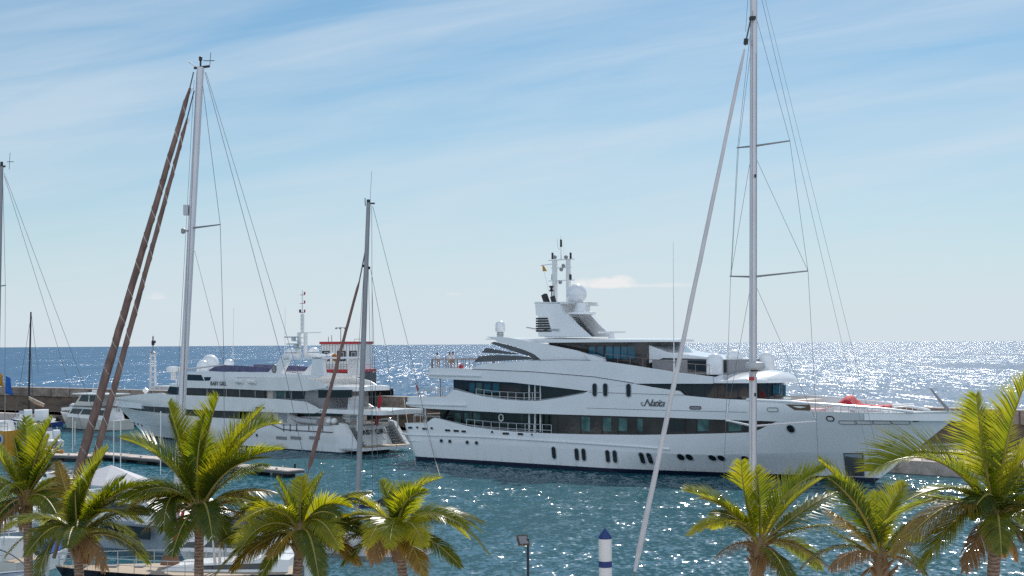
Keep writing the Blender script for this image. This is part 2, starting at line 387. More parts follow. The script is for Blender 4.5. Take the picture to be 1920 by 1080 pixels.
def port(fr, wf, px, py, w_, h_, parent, gm, fm=FRAMEM, name='porthole', ring=.07, both=True, szt=None):
    s, z, t = fr.fit(px, py, wf) if szt is None else szt
    for sg in ((1, -1) if both else (1,)):
        P0 = fr.L(s, sg*(t+.03), z); du = (fr.L(s+.2, sg*wf(s+.2, z), z)-fr.L(s-.2, sg*wf(s-.2, z), z)).normalized()
        dv = (fr.L(s, sg*wf(s, z+.2), z+.2)-fr.L(s, sg*wf(s, z-.2), z-.2)).normalized(); nn = du.cross(dv)
        if nn.y*fr.sg*sg < 0: nn = -nn
        def outline(w2, h2, off, k=28):
            r = min(w2, h2)/2; pts = []
            for i in range(k):
                a = 2*math.pi*i/k; x = r*math.cos(a); y = r*math.sin(a)
                x += math.copysign(w2/2-r, x) if w2 > r*2 else 0; y += math.copysign(h2/2-r, y) if h2 > r*2 else 0
                pts.append(P0 + du*x + dv*y + nn*off)
            return pts
        k = 28
        A = outline(w_+2*ring, h_+2*ring, -.05); B = outline(w_+2*ring, h_+2*ring, .035); Cc = outline(w_, h_, .035); D = outline(w_, h_, .012)
        mb = MB().add(A+B+Cc+D, [(i+a*k, (i+1) % k+a*k, (i+1) % k+(a+1)*k, i+(a+1)*k) for a in range(3) for i in range(k)])
        fo = mb.build(name, fm, parent)
        g = MB().add(outline(w_+.02, h_+.02, .014), [tuple(range(k))]); g.build('pane', gm, fo, smooth=0)
def panel(fr, wf, quad, name, m, parent, off=.03, thick=.03, both=True):
    P = [fr.fit(px, py, wf) for px, py in quad]
    for sg in ((1, -1) if both else (1,)):
        a = [fr.L(s, sg*(wf(s, z)+off), z) for s, z, t in P]; b = [fr.L(s, sg*(wf(s, z)+off-thick-.05), z) for s, z, t in P]; n = len(P)
        o = MB().add(a+b, [tuple(range(n)), tuple(range(n, 2*n))[::-1]]+[(i, (i+1) % n, n+(i+1) % n, n+i) for i in range(n)]).build(name, m, parent)
    return o

SY = thing('superyacht', 'huge white superyacht with four decks moored side-on in mid harbour', 'yacht', NY.O, NY.rz)
fr = NY
# hull top, seam and sheer lines taken along the near side
HT = curve(fr, WH, [(752, 793), (800, 793), (806, 788), (812, 784), (822, 785), (840, 790), (880, 799.5), (920, 805), (960, 809), (1000, 811.5), (1040, 813), (1100, 814.5), (1200, 815.5), (1340, 813), (1415, 811), (1428, 807), (1462, 790.5), (1560, 791), (1700, 784), (1808, 771.5)])
ZK = lambda s: 2.2 + .9*clamp((s-40)/18)
mb = shell(fr, lambda s: -.9, lambda s: .42, 0, LD, WH, 130, 3, .3, smap_ny); mb.build('bottom_paint', BOOT, SY)
hull = shell(fr, lambda s: .42, ZK, 0, LD, WH, 160, 14, .22, smap_ny); hull.build('lower_hull', HULLW, SY, 25)
hull = shell(fr, ZK, HT, 0, LD, WH, 200, 6, .22, smap_ny); hull.build('hull', WHITE, SY, 25)
MLO = curve(fr, WH, [(757, 751), (770, 762), (800, 766), (960, 774.5), (1100, 778.5), (1250, 783), (1400, 788.5), (1440, 789.5), (1462, 790.5), (1560, 791), (1700, 784), (1808, 771.5)])
MHI = curve(fr, WH, [(757, 747), (768, 744), (836, 744), (842, 738), (851, 730), (870, 735), (900, 742), (940, 748.5), (980, 751.5), (1010, 751.5), (1050, 746), (1095, 737.5), (1103, 733), (1150, 725.5), (1188, 719.5), (1230, 727), (1277, 733.5), (1279, 741), (1340, 747), (1400, 750), (1477, 754), (1519, 757), (1521, 771), (1600, 773.5), (1700, 774), (1808, 770.5)])
WM = mkw(.3, 1.3)
shell(fr, MLO, MHI, .3, LD, WM, 220, 5, .22, smap_ny).build('main_deck_fascia', WHITE, SY, 25)
WU = mkw(3.6, 1.2, 0)
ULO = curve(fr, WU, [(797, 704), (803, 706.5), (850, 711.5), (960, 717), (1050, 727), (1100, 733), (1150, 725.5), (1188, 719), (1300, 719.3), (1478, 719)])
UHI = curve(fr, WU, [(797, 700), (804, 692), (812, 690), (885, 691.5), (1000, 696.5), (1115, 706), (1185, 717)])
s_a = fr.un(1187, 718, 6)[0]
shell(fr, ULO, lambda s: max(UHI(s), ULO(s)+.01), 3.6, s_a, WU, 90, 3, .22).build('upper_deck_fascia', WHITE, SY, 25)
# sun deck sides: recessed a touch so that the crease reads
WS = mkw(-5, 2, -.06)
s_b = fr.un(885, 690, 6)[0]; s_c = fr.un(1335, 706, 6)[0]
SLO = curve(fr, WS, [(885, 693), (1000, 698), (1115, 707.5), (1185, 718.5), (1190, 719.3), (1335, 719.3)])
SHI = curve(fr, WS, [(885, 690.5), (905, 682), (1012, 675.5), (1100, 675), (1130, 677), (1190, 685.5), (1265, 698), (1335, 706)])
shell(fr, SLO, SHI, s_b, s_c, WS, 80, 3, .25, aft=False).build('sun_deck_bulwark', WHITE, SY, 25)
# rails, creases
MB().tube(line_on(fr, WH, [(755, 813), (900, 819), (1050, 828), (1200, 837.5), (1256, 842)], .02), .12, 8).build('rubbing_strake', WHITE, SY)
MB().tube(line_on(fr, WH, [(756, 825), (788, 827)], .01), .05, 6).tube(line_on(fr, WH, [(757, 800), (757.5, 800.2)], 0), .02).build('spray_rail', WHITE, SY)
MB().tube(line_on(fr, WU, [(800, 701), (830, 702.5), (903, 704.5)], .05), .16, 8).build('fender_strip', WHITE, SY)
MB().tube(line_on(fr, WM, [(764, 756), (800, 758), (876, 760)], .05), .16, 8).build('fender_strip', WHITE, SY)
MB().tube(line_on(fr, WU, [(885, 692), (1000, 697), (1115, 706.5), (1187, 718)], .03), .035, 5).tube(line_on(fr, WS, [(1010, 675.5), (1060, 674.5), (1108, 675.5)], .03), .02, 5).tube(line_on(fr, WM, [(1104, 735), (1140, 736.5), (1220, 739), (1290, 741)], .02), .02, 5).tube(line_on(fr, WM, [(1100, 765), (1200, 768), (1320, 771), (1400, 773)], .01), .018, 5).build('panel_seam', LOUV, SY)
# decks
slab(fr, .4, 36, mkw(0, 2.2, -.35), 3.2, 3.62, zref=3.2).build('main_deck', TEAK, SY)
slab(fr, .9, 46.5, mkw(.6, 2.4, -.25), 5.95, 6.45, zref=5.9).build('upper_deck', TEAK, SY)
UF = interp([(3.8, 10.25), (25, 10.25), (30, 10.0), (41.5, 9.7), (52, 9.5)])
slab(fr, 4.0, s_c, mkw(3.8, 1.8, -.2), 9.2, UF, zref=9).build('sun_deck', WHITE, SY)
# foredeck following the sheer
FD = lambda s: MHI(s)-.12 if s > fr.un(1640, 770, 4)[0] else 5.95
slab(fr, 46.5, 56, mkw(0, 2, -.3), 5.3, 5.75, zref=5.2).build('foredeck', WHITE, SY)
slab(fr, 55.2, 62.9, lambda s, z: max(0, mkw(0, 2, -.05)(s, 6.6)), 5.9, lambda s: min(MHI(s)-.03, 6.75), zref=6.6).build('bow_deck', WHITE, SY)
# glazing of the main deck
wg_in = mkw(2, 2, -1.5)
zc = lambda c: (lambda s: c)
s1_, s2_, s3_ = fr.un(825, 778, 4.5)[0], fr.un(1042, 790, 4.5)[0], fr.un(1462, 789, 5)[0]
shell(fr, zc(3.6), zc(6.0), s1_, s2_, wg_in, 12, 1, .1).build('window_glass', GLASS, SY, label='dark full height glass beside the aft walkway')
shell(fr, lambda s: HT(s)-.12, lambda s: MLO(s)+.12, fr.un(1036, 790, 5.8)[0], s3_, mkw(-5, 2, -.14), 50, 1, .1).build('window_glass', GLASSB, SY, label='long brown tinted window band of the main deck')
wgi = mkw(-5, 2, -.11)
for (xa, xb) in ((1090, 1106), (1130, 1146), (1160, 1176), (1195, 1205)):
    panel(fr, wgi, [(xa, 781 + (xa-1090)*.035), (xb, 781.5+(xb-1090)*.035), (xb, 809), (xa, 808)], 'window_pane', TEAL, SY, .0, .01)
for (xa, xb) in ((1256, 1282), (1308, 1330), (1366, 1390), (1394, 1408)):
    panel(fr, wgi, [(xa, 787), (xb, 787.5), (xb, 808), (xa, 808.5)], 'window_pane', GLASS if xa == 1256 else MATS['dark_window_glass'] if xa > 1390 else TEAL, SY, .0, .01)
for x in (1044, 1088, 1128, 1158, 1193, 1250, 1284, 1306):
    panel(fr, wgi, [(x, 778.5+(x-1040)*.035), (x+2, 778.6+(x-1040)*.035), (x+2, 813), (x, 813)], 'mullion', DARK, SY, .02, .02)
for x in (851, 868, 885, 904, 922):
    panel(fr, wg_in, [(x, 772), (x+1.6, 772), (x+1.6, 800), (x, 800)], 'mullion', DARK, SY, .03, .03)
for (xa, xb) in ((853, 864), (888, 900), (871, 880)):
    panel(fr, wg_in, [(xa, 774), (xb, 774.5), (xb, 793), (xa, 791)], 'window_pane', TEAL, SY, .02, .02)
for x in (991, 1002, 1012):
    panel(fr, mkw(2, 2, -.7), [(x, 774), (x+2.2, 774), (x+2.2, 810), (x, 810)], 'pillar', WHITE2, SY, .02, .05)
    panel(fr, mkw(4, 2, -.7), [(x, 719), (x+2.2, 719), (x+2.2, 750), (x, 750)], 'pillar', WHITE2, SY, .02, .05)
rail_on(fr, mkw(0, 2, -.12), [(875, 806), (920, 811), (960, 814), (1034, 817.5)], 1.15, 'balcony_rail', STEEL, SY, 1.1, 0, .04, 1)
rail_on(fr, mkw(.6, 2, -.12), [(893, 747), (920, 751.5), (980, 755.5), (1014, 755)], 1.05, 'balcony_rail', STEEL, SY, 1.1, 0, .04, 1)
MB().tube(line_on(fr, mkw(.6, 2, -.1), [(852, 728), (890, 739), (940, 747), (980, 750.5), (1010, 750), (1050, 745), (1098, 735.5)], .0), .035, 5).build('balcony_handrail', STEEL, SY)
MB().tube(line_on(fr, mkw(0, 2, -.1), [(815, 783), (850, 791), (900, 801), (960, 807), (1010, 810.5)], .0), .035, 5).build('balcony_handrail', STEEL, SY)
# glazing of the upper deck
wg2 = mkw(5, 2, -1.2)
shell(fr, zc(6.4), zc(9.3), fr.un(848, 720, 5)[0], fr.un(1060, 735, 5)[0], wg2, 12, 1, .1).build('window_glass', GLASS, SY, label='dark glass saloon wall of the upper aft deck')
for q_ in (1, -1): shell(fr, lambda s: MHI(s)-.1, lambda s: ULO(s)+.1, fr.un(1016, 740, 5.8)[0], fr.un(1108, 735, 6)[0], mkw(-5, 2, -.2), 12, 1, .08, aft=False, sides=(q_,)).build('window_glass', GLASS, SY)
panel(fr, wg2, [(940, 720), (977, 722), (977, 746), (940, 745)], 'window_pane', GLASSB, SY, .02, .02)
for (xa, xb) in ((880, 890), (893, 904), (908, 920), (924, 936)):
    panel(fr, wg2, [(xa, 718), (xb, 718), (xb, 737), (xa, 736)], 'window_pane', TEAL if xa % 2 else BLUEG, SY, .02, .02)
for x in (866, 878, 891, 906, 922, 938):
    panel(fr, wg2, [(x, 713), (x+1.6, 713), (x+1.6, 748), (x, 748)], 'mullion', DARK, SY, .03, .03)
# wheelhouse
s_w0, s_w1 = fr.un(1186, 719, 5.7)[0], fr.fit(1478, 735, mkw(-5, 2, -.5))[0]-3.7
def wwh(s, z):
    b = mkw(-5, 2, -.42)(s, 6.8); e = 5.0; d = s-(s_w1-e)
    return b*math.sqrt(max(0, 1-(d/e)**2)) if d > 0 else b
WFLO = lambda s: min(MHI(s), 7.6) - .35
shell(fr, WFLO, lambda s: 9.3, s_w0, s_w1, wwh, 50, 1, .12, aft=False, front=True).build('window_glass', GLASS, SY, label='dark wraparound wheelhouse windows')
for x in (1296, 1320, 1345, 1362, 1384, 1424, 1440, 1452):
    panel(fr, wwh, [(x, 720), (x+1.4, 720), (x+1.4, 747), (x, 747)], 'mullion', DARK, SY, .04, .04)
panel(fr, wwh, [(1347, 721), (1359, 721), (1359, 745), (1347, 744)], 'window_pane', GLASSB, SY, .02, .02)
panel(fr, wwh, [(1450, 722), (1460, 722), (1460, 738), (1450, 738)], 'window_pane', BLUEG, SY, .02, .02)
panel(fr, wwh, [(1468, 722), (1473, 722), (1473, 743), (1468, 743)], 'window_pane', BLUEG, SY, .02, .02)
def wroof(s, z):
    s9 = s_w1+1.7; b = mkw(-5, 2, -.1)(s, 6.8); e = 8.0; d = s-(s9-e)
    return b*max(0, 1-(d/e)**2.8)**.5 if d > 0 else b
RT_ = interp([(s_c-3, 9.75), (s_c+3, 9.55), (s_w1-3, 9.35), (s_w1+1.7, 9.25)])
slab(fr, s_c-.4, s_w1+1.68, wroof, lambda s: 9.14, RT_, .75, 40, 14, zref=9).build('wheelhouse_roof', WHITE, SY, 50)
def wled(s, z):
    b = mkw(-5, 2, -.3)(s, 6.8); e = 5.5; d = s-(s_w1+.9-e)
    return b*math.sqrt(max(0, 1-(d/e)**2)) if d > 0 else b
slab(fr, s_w0+4, s_w1+.9, wled, 6.4, lambda s: WFLO(s)+.28, 0, 40, 4, zref=7).build('wheelhouse_base', WHITE, SY)
# sun deck house and its roof
def wsh(s, z): 
    d = s-31; return 3.9*(math.sqrt(max(0, 1-(d/1.4)**2)) if d > 0 else 1) if s < 32.35 else 0
slab(fr, 19.7, 32.3, wsh, 10.0, 13.15, 0, 20, 4, zref=11).build('sky_lounge_glass', GLASSB, SY, label='brown and blue glazed sky lounge')
w39 = lambda s, z: 3.9
for i, (xa, xb) in enumerate(((1105, 1117), (1120, 1131), (1136, 1149), (1151, 1163), (1165, 1176), (1178, 1190))):
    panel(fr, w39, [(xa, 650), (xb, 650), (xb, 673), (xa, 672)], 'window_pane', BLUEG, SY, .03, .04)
for xa in (1134, 1150, 1164):
    panel(fr, w39, [(xa-.8, 648), (xa+.8, 648), (xa+.8, 674), (xa-.8, 674)], 'mullion', DARK, SY, .05, .06)
def wrf(s, z):
    d = s-(34.3-7); a_ = 11.2-s
    b = 4.7
    if d > 0: b *= math.sqrt(max(0, 1-(d/7.2)**2))*.9+.1*(d < 7)
    if s < 17: b = 4.7+.5*clamp((17-s)/6)
    return b
slab(fr, 11.9, 34.2, wrf, lambda s: 13.12 if s > 14 else 13.5-.1*(14-s)*0, lambda s: 13.62 - .012*(s-10), .12, 30, 6).build('hardtop_roof', WHITE, SY)
# arch panel from the roof sweeping down to the bulwark, with three dark blades
T5 = 5.35
w5 = lambda s, z: T5
def szl(pts, t=T5): return [fr.un(px, py, t) for px, py in pts]
arch = szl([(911, 631), (950, 632.5), (985, 638.5), (1040, 649), (1080, 657), (1110, 666.5), (1133, 673), (1133, 678.5), (1014, 676), (1012, 673), (1002, 664.5), (975, 652.5), (950, 645), (934, 642), (927, 637)])
for sg in (1, -1): MB().prism(arch, sg*T5, sg*(T5-.35), fr.L).build('sweeping_arch_panel', WHITE, SY, 30)
for b in ([(920, 643.5), (926, 641), (955, 648), (990, 659.5), (1011, 671.5), (1008, 673.5), (990, 667), (960, 658), (935, 649)], [(903, 661), (912, 652), (940, 657.5), (971, 663), (962, 664.5), (930, 662.5)], [(889, 679), (899, 667.5), (930, 665.5), (970, 667), (1010, 671.5), (1011, 673.5), (960, 675.5), (925, 677.5)]):
    P_ = szl(b, 5.2)
    for sg in (1, -1): MB().prism(P_, sg*5.25, sg*4.95, fr.L).build('louvre_blade', LOUV, SY, 30)
lump = szl([(1098, 664), (1112, 665), (1126, 670), (1129, 677), (1110, 678)])
for sg in (1, -1): MB().prism(lump, sg*5.6, sg*4.6, fr.L).build('fairing', WHITE, SY, 30)
# sun deck side rail, enclosures and forward sun pads
rail_on(fr, mkw(-5, 2, -.9), [(1135, 682), (1190, 688), (1265, 699), (1330, 704)], 1.0, 'sun_deck_rail', STEELD, SY, 1.5, 0, .03, 0)
def encl(s0, s1, t, z0, z1, nm, m_, lab=None):
    P_ = [(s0, z0), (s1, z0), (s1, z1), (s0, z1)]
    return MB().prism(P_, t, -t, fr.L).build(nm, m_, SY, 30, lab)
encl(32.4, 41.2, 3.4, 9.9, 11.35, 'windbreak_screen', GREY)
MB().prism([(31.6, 10.9), (33.5, 11.5), (38.5, 11.4), (40.5, 11.38), (34, 12.1), (32, 12.75), (31.6, 12.75)], 3.1, -3.1, fr.L).build('windscreen_cowl', WHITE, SY, 30)
encl(36.6, 41.0, 3.45, 10.1, 11.3, 'screen_window', GLASS)
# aft terrace rail
mbr = MB()
for i in range(12):
    s = 4.3+i*.55
    for sg in (1, -1): mbr.tube([fr.L(s, sg*5.4, 10.25), fr.L(s, sg*5.4, 11.35)], .035 if i else .12, 5)
for i in range(11):
    t = -5.2+i*1.04; mbr.tube([fr.L(4.25, t, 10.25), fr.L(4.25, t, 11.35)], .04, 5)
mbr.tube([fr.L(11, 5.4, 11.35), fr.L(4.3, 5.4, 11.35), fr.L(4.25, 5, 11.35), fr.L(4.25, -5, 11.35), fr.L(4.3, -5.4, 11.35), fr.L(11, -5.4, 11.35)], .045, 5)
mbr.build('terrace_rail', STEELD, SY)
# stern bulwark rail and upper aft rail, posts carrying the overhangs
mbr = MB()
for (a_, z0, h_, t_) in ((1.0, 6.95, .9, 5.0), (.4, 4.0, 1.0, 5.2)):
    pts = [fr.L(a_+5.2, t_+.4, z0+h_), fr.L(a_+1.2, t_+.3, z0+h_), fr.L(a_, t_-1.2, z0+h_), fr.L(a_, -t_+1.2, z0+h_), fr.L(a_+1.2, -t_-.3, z0+h_), fr.L(a_+5.2, -t_-.4, z0+h_)]
    mbr.tube(pts, .05, 5)
    for p in [pts[0].lerp(pts[1], k/4) for k in range(5)] + [pts[2].lerp(pts[3], k/6) for k in range(7)]: mbr.tube([p, p-Vector((0, 0, h_))], .03, 5)
mbr.build('stern_rail', STEEL, SY)
for (s, t, a_, b_) in ((5.0, 4.9, 6.4, 9.3), (5.0, -4.9, 6.4, 9.3), (3.1, 5.2, 3.6, 6.0), (3.1, -5.2, 3.6, 6.0)): MB().tube([fr.L(s, t, a_), fr.L(s, t, b_)], .12, 8).build('deck_pillar', STEEL, SY)
MB().tube([fr.L(8.6, 4.6, 9.2), fr.L(8.1, 4.6, 8.5), fr.L(7.9, 4.6, 8.0), fr.L(8.4, 4.6, 7.8)], .07, 6).tube([fr.L(6.2, 4.6, 6.0), fr.L(5.0, 4.8, 4.6), fr.L(4.3, 4.9, 4.2)], .1, 6).build('outside_stair_rail', DARK, SY)
encl(5.2, 8.3, 3.2, 6.4, 7.35, 'aft_deck_sofa', CANVC); encl(3.5, 6.0, 2.6, 3.6, 4.6, 'stern_deck_sofa', WHITE2)
# domes
def dome(s, t, z, r, h, nm='satellite_dome'):
    o = MB().lathe(fr.L(s, t, z), DOME(r, h), 24).build(nm, WHITE, SY, 60); return o
def dome_px(px, ybase, t, r, h):
    s, z = fr.un(px, ybase, t); return dome(s, t, z-.12, r, h)
dome_px(1341, 700, 3.6, .86, 2.1); dome_px(1377, 693, .6, .86, 2.1); dome_px(1437, 694, -3.4, .80, 2.0)
s, z = fr.un(1401, 692, -1.5); MB().lathe(fr.L(s, -1.5, z-.1), DOME(.3, .9), 14).build('small_dome', WHITE, SY, 60)
s, z = fr.un(938, 632, 2.5)
MB().lathe(fr.L(s, 2.5, z-.3), [(.35, 0), (.35, .9), (.52, .9), (.55, 1.0), (.55, 1.6), (.5, 1.85), (.3, 2.02), (.02, 2.08)], 20).build('satellite_dome', WHITE, SY, 60)
for k in range(3): MB().lathe(fr.L(s, 2.5, z+.1+.17*k), [(.42, 0), (.42, .05)], 16).build('dome_base_fin', LOUV, SY)
# radar arch
def legpoly(t): 
    return [fr.un(px, py, 2.3) for px, py in [(1006, 566), (1053, 566.5), (1056, 581), (1066, 592), (1080, 608), (1106, 631.5), (1013, 631.5), (1011.5, 620), (1012, 592), (1008, 591)]]
for t0 in (2.6, -1.9):
    MB().prism(legpoly(0), t0, t0-.7, fr.L).build('radar_arch_leg', WHITE, SY, 30)
    for k in range(6):
        a_, za = fr.un(1010.5, 596+4.6*k, 2.3); b_, zb = fr.un(1030+k*1.3, 596+4.6*k, 2.3)
        MB().prism([(a_-.15, za), (b_, za), (b_+.05, za-.19), (a_-.15, za-.19)], t0+.06, t0-.76, fr.L).build('exhaust_louvre', DARK, SY, 30)
s0_, z0_ = fr.un(1030, 632, 2.3); s1_, z1_ = fr.un(1035, 568, 2.3)
MB().prism([(s0_-1.0, z0_), (s0_+2.6, z0_), (s0_+.2, z1_-1.9), (s1_-1.6, z1_-1.9)], 1.9, -1.9, fr.L).build('arch_core', GREY, SY, 30)
for k in range(11):
    MB().prism([(s0_+2.7-.2*k, z0_+.15+.19*k), (s0_+2.9-.2*k, z0_+.15+.19*k), (s0_+2.85-.2*k, z0_+.25+.19*k), (s0_+2.6-.2*k, z0_+.25+.19*k)], 1.9, -1.9, fr.L).build('core_slat', LOUV, SY, 30)
MB().prism([(s1_-2.2, z1_-.05), (s1_+2.3, z1_-.15), (s1_+2.6, z1_+.08), (s1_-2.2, z1_+.08)], 2.6, -2.6, fr.L).build('arch_top_platform', WHITE, SY, 30)
sA, zA = fr.un(1088, 588, .8)
MB().lathe(fr.L(sA, .6, zA-.2), [(.9, 0), (1.6, .12), (1.6, .35), (.9, .5), (.7, 1.3)], 20).build('radar_platform', WHITE, SY, 40)
sB, zB = fr.un(1081, 568, .6); MB().lathe(fr.L(sB, .6, zB-.25), [(.7, 0), (.7, .3)]+[(r, h+.1) for r, h in BALL(1.12)[2:]], 26).build('satellite_dome', WHITE, SY, 60)
MB().box(fr.L(sA+.9, .6, zA+.85), (2.6, .25, .16)).box(fr.L(sA+.9, .6, zA+.55), (.3, .3, .6)).build('radar_scanner', WHITE2, SY)
sC, zC = fr.un(1147, 623, 1.0); MB().box(fr.L(sC, 1.0, zC), (3.4, .3, .18)).lathe(fr.L(sC, 1.0, zC-.75), [(.5, 0), (.3, .35), (.25, .7)], 12).build('radar_scanner', WHITE2, SY)
MB().tube([fr.L(s0_-3.0, 2.4, z0_+1.05), fr.L(s0_-1.4, 2.4, z0_+.8), fr.L(s0_+1.6, 2.7, z0_+.75)], .12, 6).build('arch_handrail', STEEL, SY)
# signal mast
mz = z1_
sM0, _ = fr.un(1040.5, 567, 0); sM1, _ = fr.un(1066, 567, 0)
zt = fr.un(1053, 487, 0)[1]
m2 = MB(); m2.box(fr.L(sM0, 0, (mz+zt)/2), (.42, .42, zt-mz)); m2.box(fr.L(sM1, 0, (mz+zt)/2), (.38, .38, zt-mz)); m2.build('signal_mast_post', WHITE2, SY)
for k, (y_, e) in enumerate(((487, .8), (502, .4), (526, .8))):
    z_ = fr.un(1053, y_, 0)[1]; MB().box(fr.L((sM0+sM1)/2, 0, z_), (sM1-sM0+2*e, .18, .1)).build('crosstree', WHITE2, SY)
for px, py, h_ in ((1036, 486, .7), (1070, 486, .7), (1036, 525, .6), (1070, 525, .6), (1052, 463, .8)):
    s, z = fr.un(px, py, 0); MB().lathe(fr.L(s, 0, z), [(.11, 0), (.13, .1), (.11, h_*.45), (.15, h_*.5), (.11, h_*.55), (.12, h_), (.05, h_+.05)], 10).build('navigation_light', DARK, SY)
for px, py in ((1042, 486), (1063, 486), (1058, 502), (1054, 509), (1052, 533)):
    s, z = fr.un(px, py, 0); MB().lathe(fr.L(s, .15, z), [(.08, 0), (.2, .12), (.22, .3), (.1, .42)], 10).build('searchlight', GREY, SY)
s, z = fr.un(1052, 487, 0); MB().tube([fr.L(s, 0, z), fr.L(s, 0, z+2.6)], [.06, .02], 6).tube([fr.L(s-.2, 0, z+1.1), fr.L(s-.5, 0, z+1.5), fr.L(s-.5, 0, z+2.3)], .03, 5).tube([fr.L(s+.4, 0, z), fr.L(s+.4, 0, z+1.8)], .015, 4).build('mast_aerial', STEEL, SY)
s, z = fr.un(1036, 495, 0); MB().tube([fr.L(s, 0, z), fr.L(s-1.6, 0, z-.1)], .06, 6).build('flag_yard', WHITE2, SY)
s, z = fr.un(1017, 496, 0)
MB().add([fr.L(s, 0, z), fr.L(s+.1, .05, z-.75), fr.L(s+.6, -.05, z-.75), fr.L(s+.35, .03, z-.3), fr.L(s, .03, z), fr.L(s+.1, .08, z-.75), fr.L(s+.6, -.02, z-.75), fr.L(s+.35, .06, z-.3)], [(0, 1, 2, 3), (7, 6, 5, 4), (0, 4, 5, 1), (2, 6, 7, 3)]).build('courtesy_flag', YEL, SY)
MB().tube([fr.L(s, 0, z), fr.L(s+.9, 0, z-3.1)], .012, 4).build('flag_halyard', WIRE, SY)
s, z = fr.un(1023, 560, 1); MB().box(fr.L(s, 1, z), (.5, .5, 1.0), 0, -.4).box(fr.L(s+.9, .8, z-.1), (.4, .4, .7), 0, -.3).build('horn_speaker', DARK, SY)
s, z = fr.un(1034, 545, 1); MB().lathe(fr.L(s, 1, z-.6), [(.05, 0), (.05, .5), (.3, .55), (.1, .8), (.3, 1.1), (.05, 1.15)], 10).build('spotlight', DARK, SY)
s, z = fr.un(1264, 700, 4.6); MB().tube([fr.L(s, 4.6, z-.3), fr.L(s, 4.6, z+3.4), fr.L(s+.05, 4.6, z+13)], [.08, .05, .022], 6).build('whip_aerial', WHITE2, SY)
# windows and openings in the sides
for px, py in ((1039, 849), (1082, 852), (1095, 852.5), (1140, 855.5), (1153.5, 856), (1204.5, 859), (1219, 859.5)): port(fr, WH, px, py, .52, 1.25, SY, GLASS)
for px, py in ((1277, 857), (1293, 857.3), (1336, 858.5), (1353, 859), (1398, 860), (1483, 804)): port(fr, WM if py < 810 else WH, px, py, .72, .8, SY, GLASS)
for px, py in ((1115.5, 731), (1135.5, 731), (1179, 732)): port(fr, WM, px, py, .55, 1.3, SY, GLASS)
for px, py in ((828, 826.5), (844, 827.5), (876.5, 829.5), (894, 830.5)): port(fr, WH, px, py, .42, .34, SY, GLASS)
for px, py, a_ in ((840, 807, .85), (856, 808, .85), (870, 809, .7), (949, 813, .95), (976.5, 814, .8), (923.5, 810, .35), (998, 815, .25), (797, 804, .8), (810, 803, .4), (783, 801.5, .35), (770, 802, .7)):
    port(fr, WH, px, py, a_, .26, SY, DARK, WHITE, 'fairlead', .05)
for px in (1590, 1620, 1654, 1689): port(fr, WM, px, 792, 1.55, .30, SY, WHITE2, GREY, 'bulwark_opening', .07)  # white pane colour stands in for the sunlit deck seen through
for px, py in ((1557, 785), (1716, 786)): port(fr, WM, px, py, .55, .38, SY, WHITE2, DARK, 'hawse_pipe', .1)
port(fr, WM, 1304, 764.5, 1.15, .22, SY, GREY, DARK, 'vent_slot', .06); port(fr, WM, 1449, 768, 1.0, .28, SY, WHITE2, GREY, 'boarding_light', .06)
port(fr, mkw(2, 2, -1.45), 940, 783, .42, .55, SY, DARK, WHITE2, 'lifebuoy', .16, both=False)
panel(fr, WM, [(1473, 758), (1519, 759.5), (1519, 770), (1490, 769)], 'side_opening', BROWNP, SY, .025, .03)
pk = panel(fr, WH, [(1582, 849.5), (1619, 849.5), (1621, 893), (1587, 893)], 'anchor_pocket', LOUV, SY, .07, .05)
panel(fr, WH, [(1584.5, 851.5), (1617, 851.5), (1617.5, 866), (1586, 866)], 'anchor_pocket_plate', GREYP, SY, .12, .05)
panel(fr, WH, [(1586, 866), (1617.5, 866), (1618, 874), (1587, 874)], 'anchor_pocket_recess', DARK, SY, .12, .05)
for k in range(4):
    x = 1588.5+k*8; panel(fr, WH, [(x, 874), (x+1.8, 874), (x+2.6, 891), (x+.8, 891)], 'anchor_chain_bar', DARK, SY, .12, .05)
# bulwark cap rail, foredeck gear
P_ = [fr.fit(px, py, WM) for px, py in ((1400, 749.5), (1478, 753.5), (1519, 757), (1560, 759.5), (1600, 762.5), (1650, 766.5), (1690, 770.5), (1712, 773))]
m2 = MB()
for sg in (1, -1):
    m2.tube([fr.L(s, sg*t, z+.02) for s, z, t in P_], .13, 8)
m2.build('bulwark_cap_rail', WHITE, SY)
fz = interp([(s, z) for s, z, t in P_]); sa, sb = P_[2][0], P_[-1][0]
for i in range(14):
    s = sa+(sb-sa)*i/13
    for sg in (1, -1): MB().tube([fr.L(s, sg*WM(s, 6.6), MHI(s)), fr.L(s, sg*WM(s, 6.6), fz(s))], .035, 5).build('stanchion', STEEL, SY)
s, z, t = fr.fit(1775, 768, WM); MB().tube([fr.L(s, .2, z-.1), fr.L(s-.8, .2, z+.75), fr.L(s-1.7, .2, z+1.9)], [.18, .14, .07], 6).build('jackstaff_davit', GREY, SY)
encl(46.6, 48.0, 3.0, 5.7, 7.5, 'forward_locker', CANVC)
s, z = fr.un(1505, 749, 2); MB().lathe(fr.L(48.05, 1.6, 6.9), [(.12, -.05), (.55, -.05), (.55, .1), (.12, .1)], 20, 'X').build('lifebuoy', REDC, SY)
name_s, name_z, name_t = fr.fit(1226, 756, WM)
Mx = Matrix.Translation(fr.L(name_s, name_t+.03, name_z)) @ Matrix(((1, 0, 0), (0, 0, 1), (0, 1, 0))).transposed().to_4x4()
rotx = Matrix.Rotation(R(90), 4, 'X')
lettering('Natita', 1.0, Matrix.Translation(fr.L(name_s, name_t+.05, name_z)) @ rotx, LOUV, SY, .45, .82, 1.2, .004)
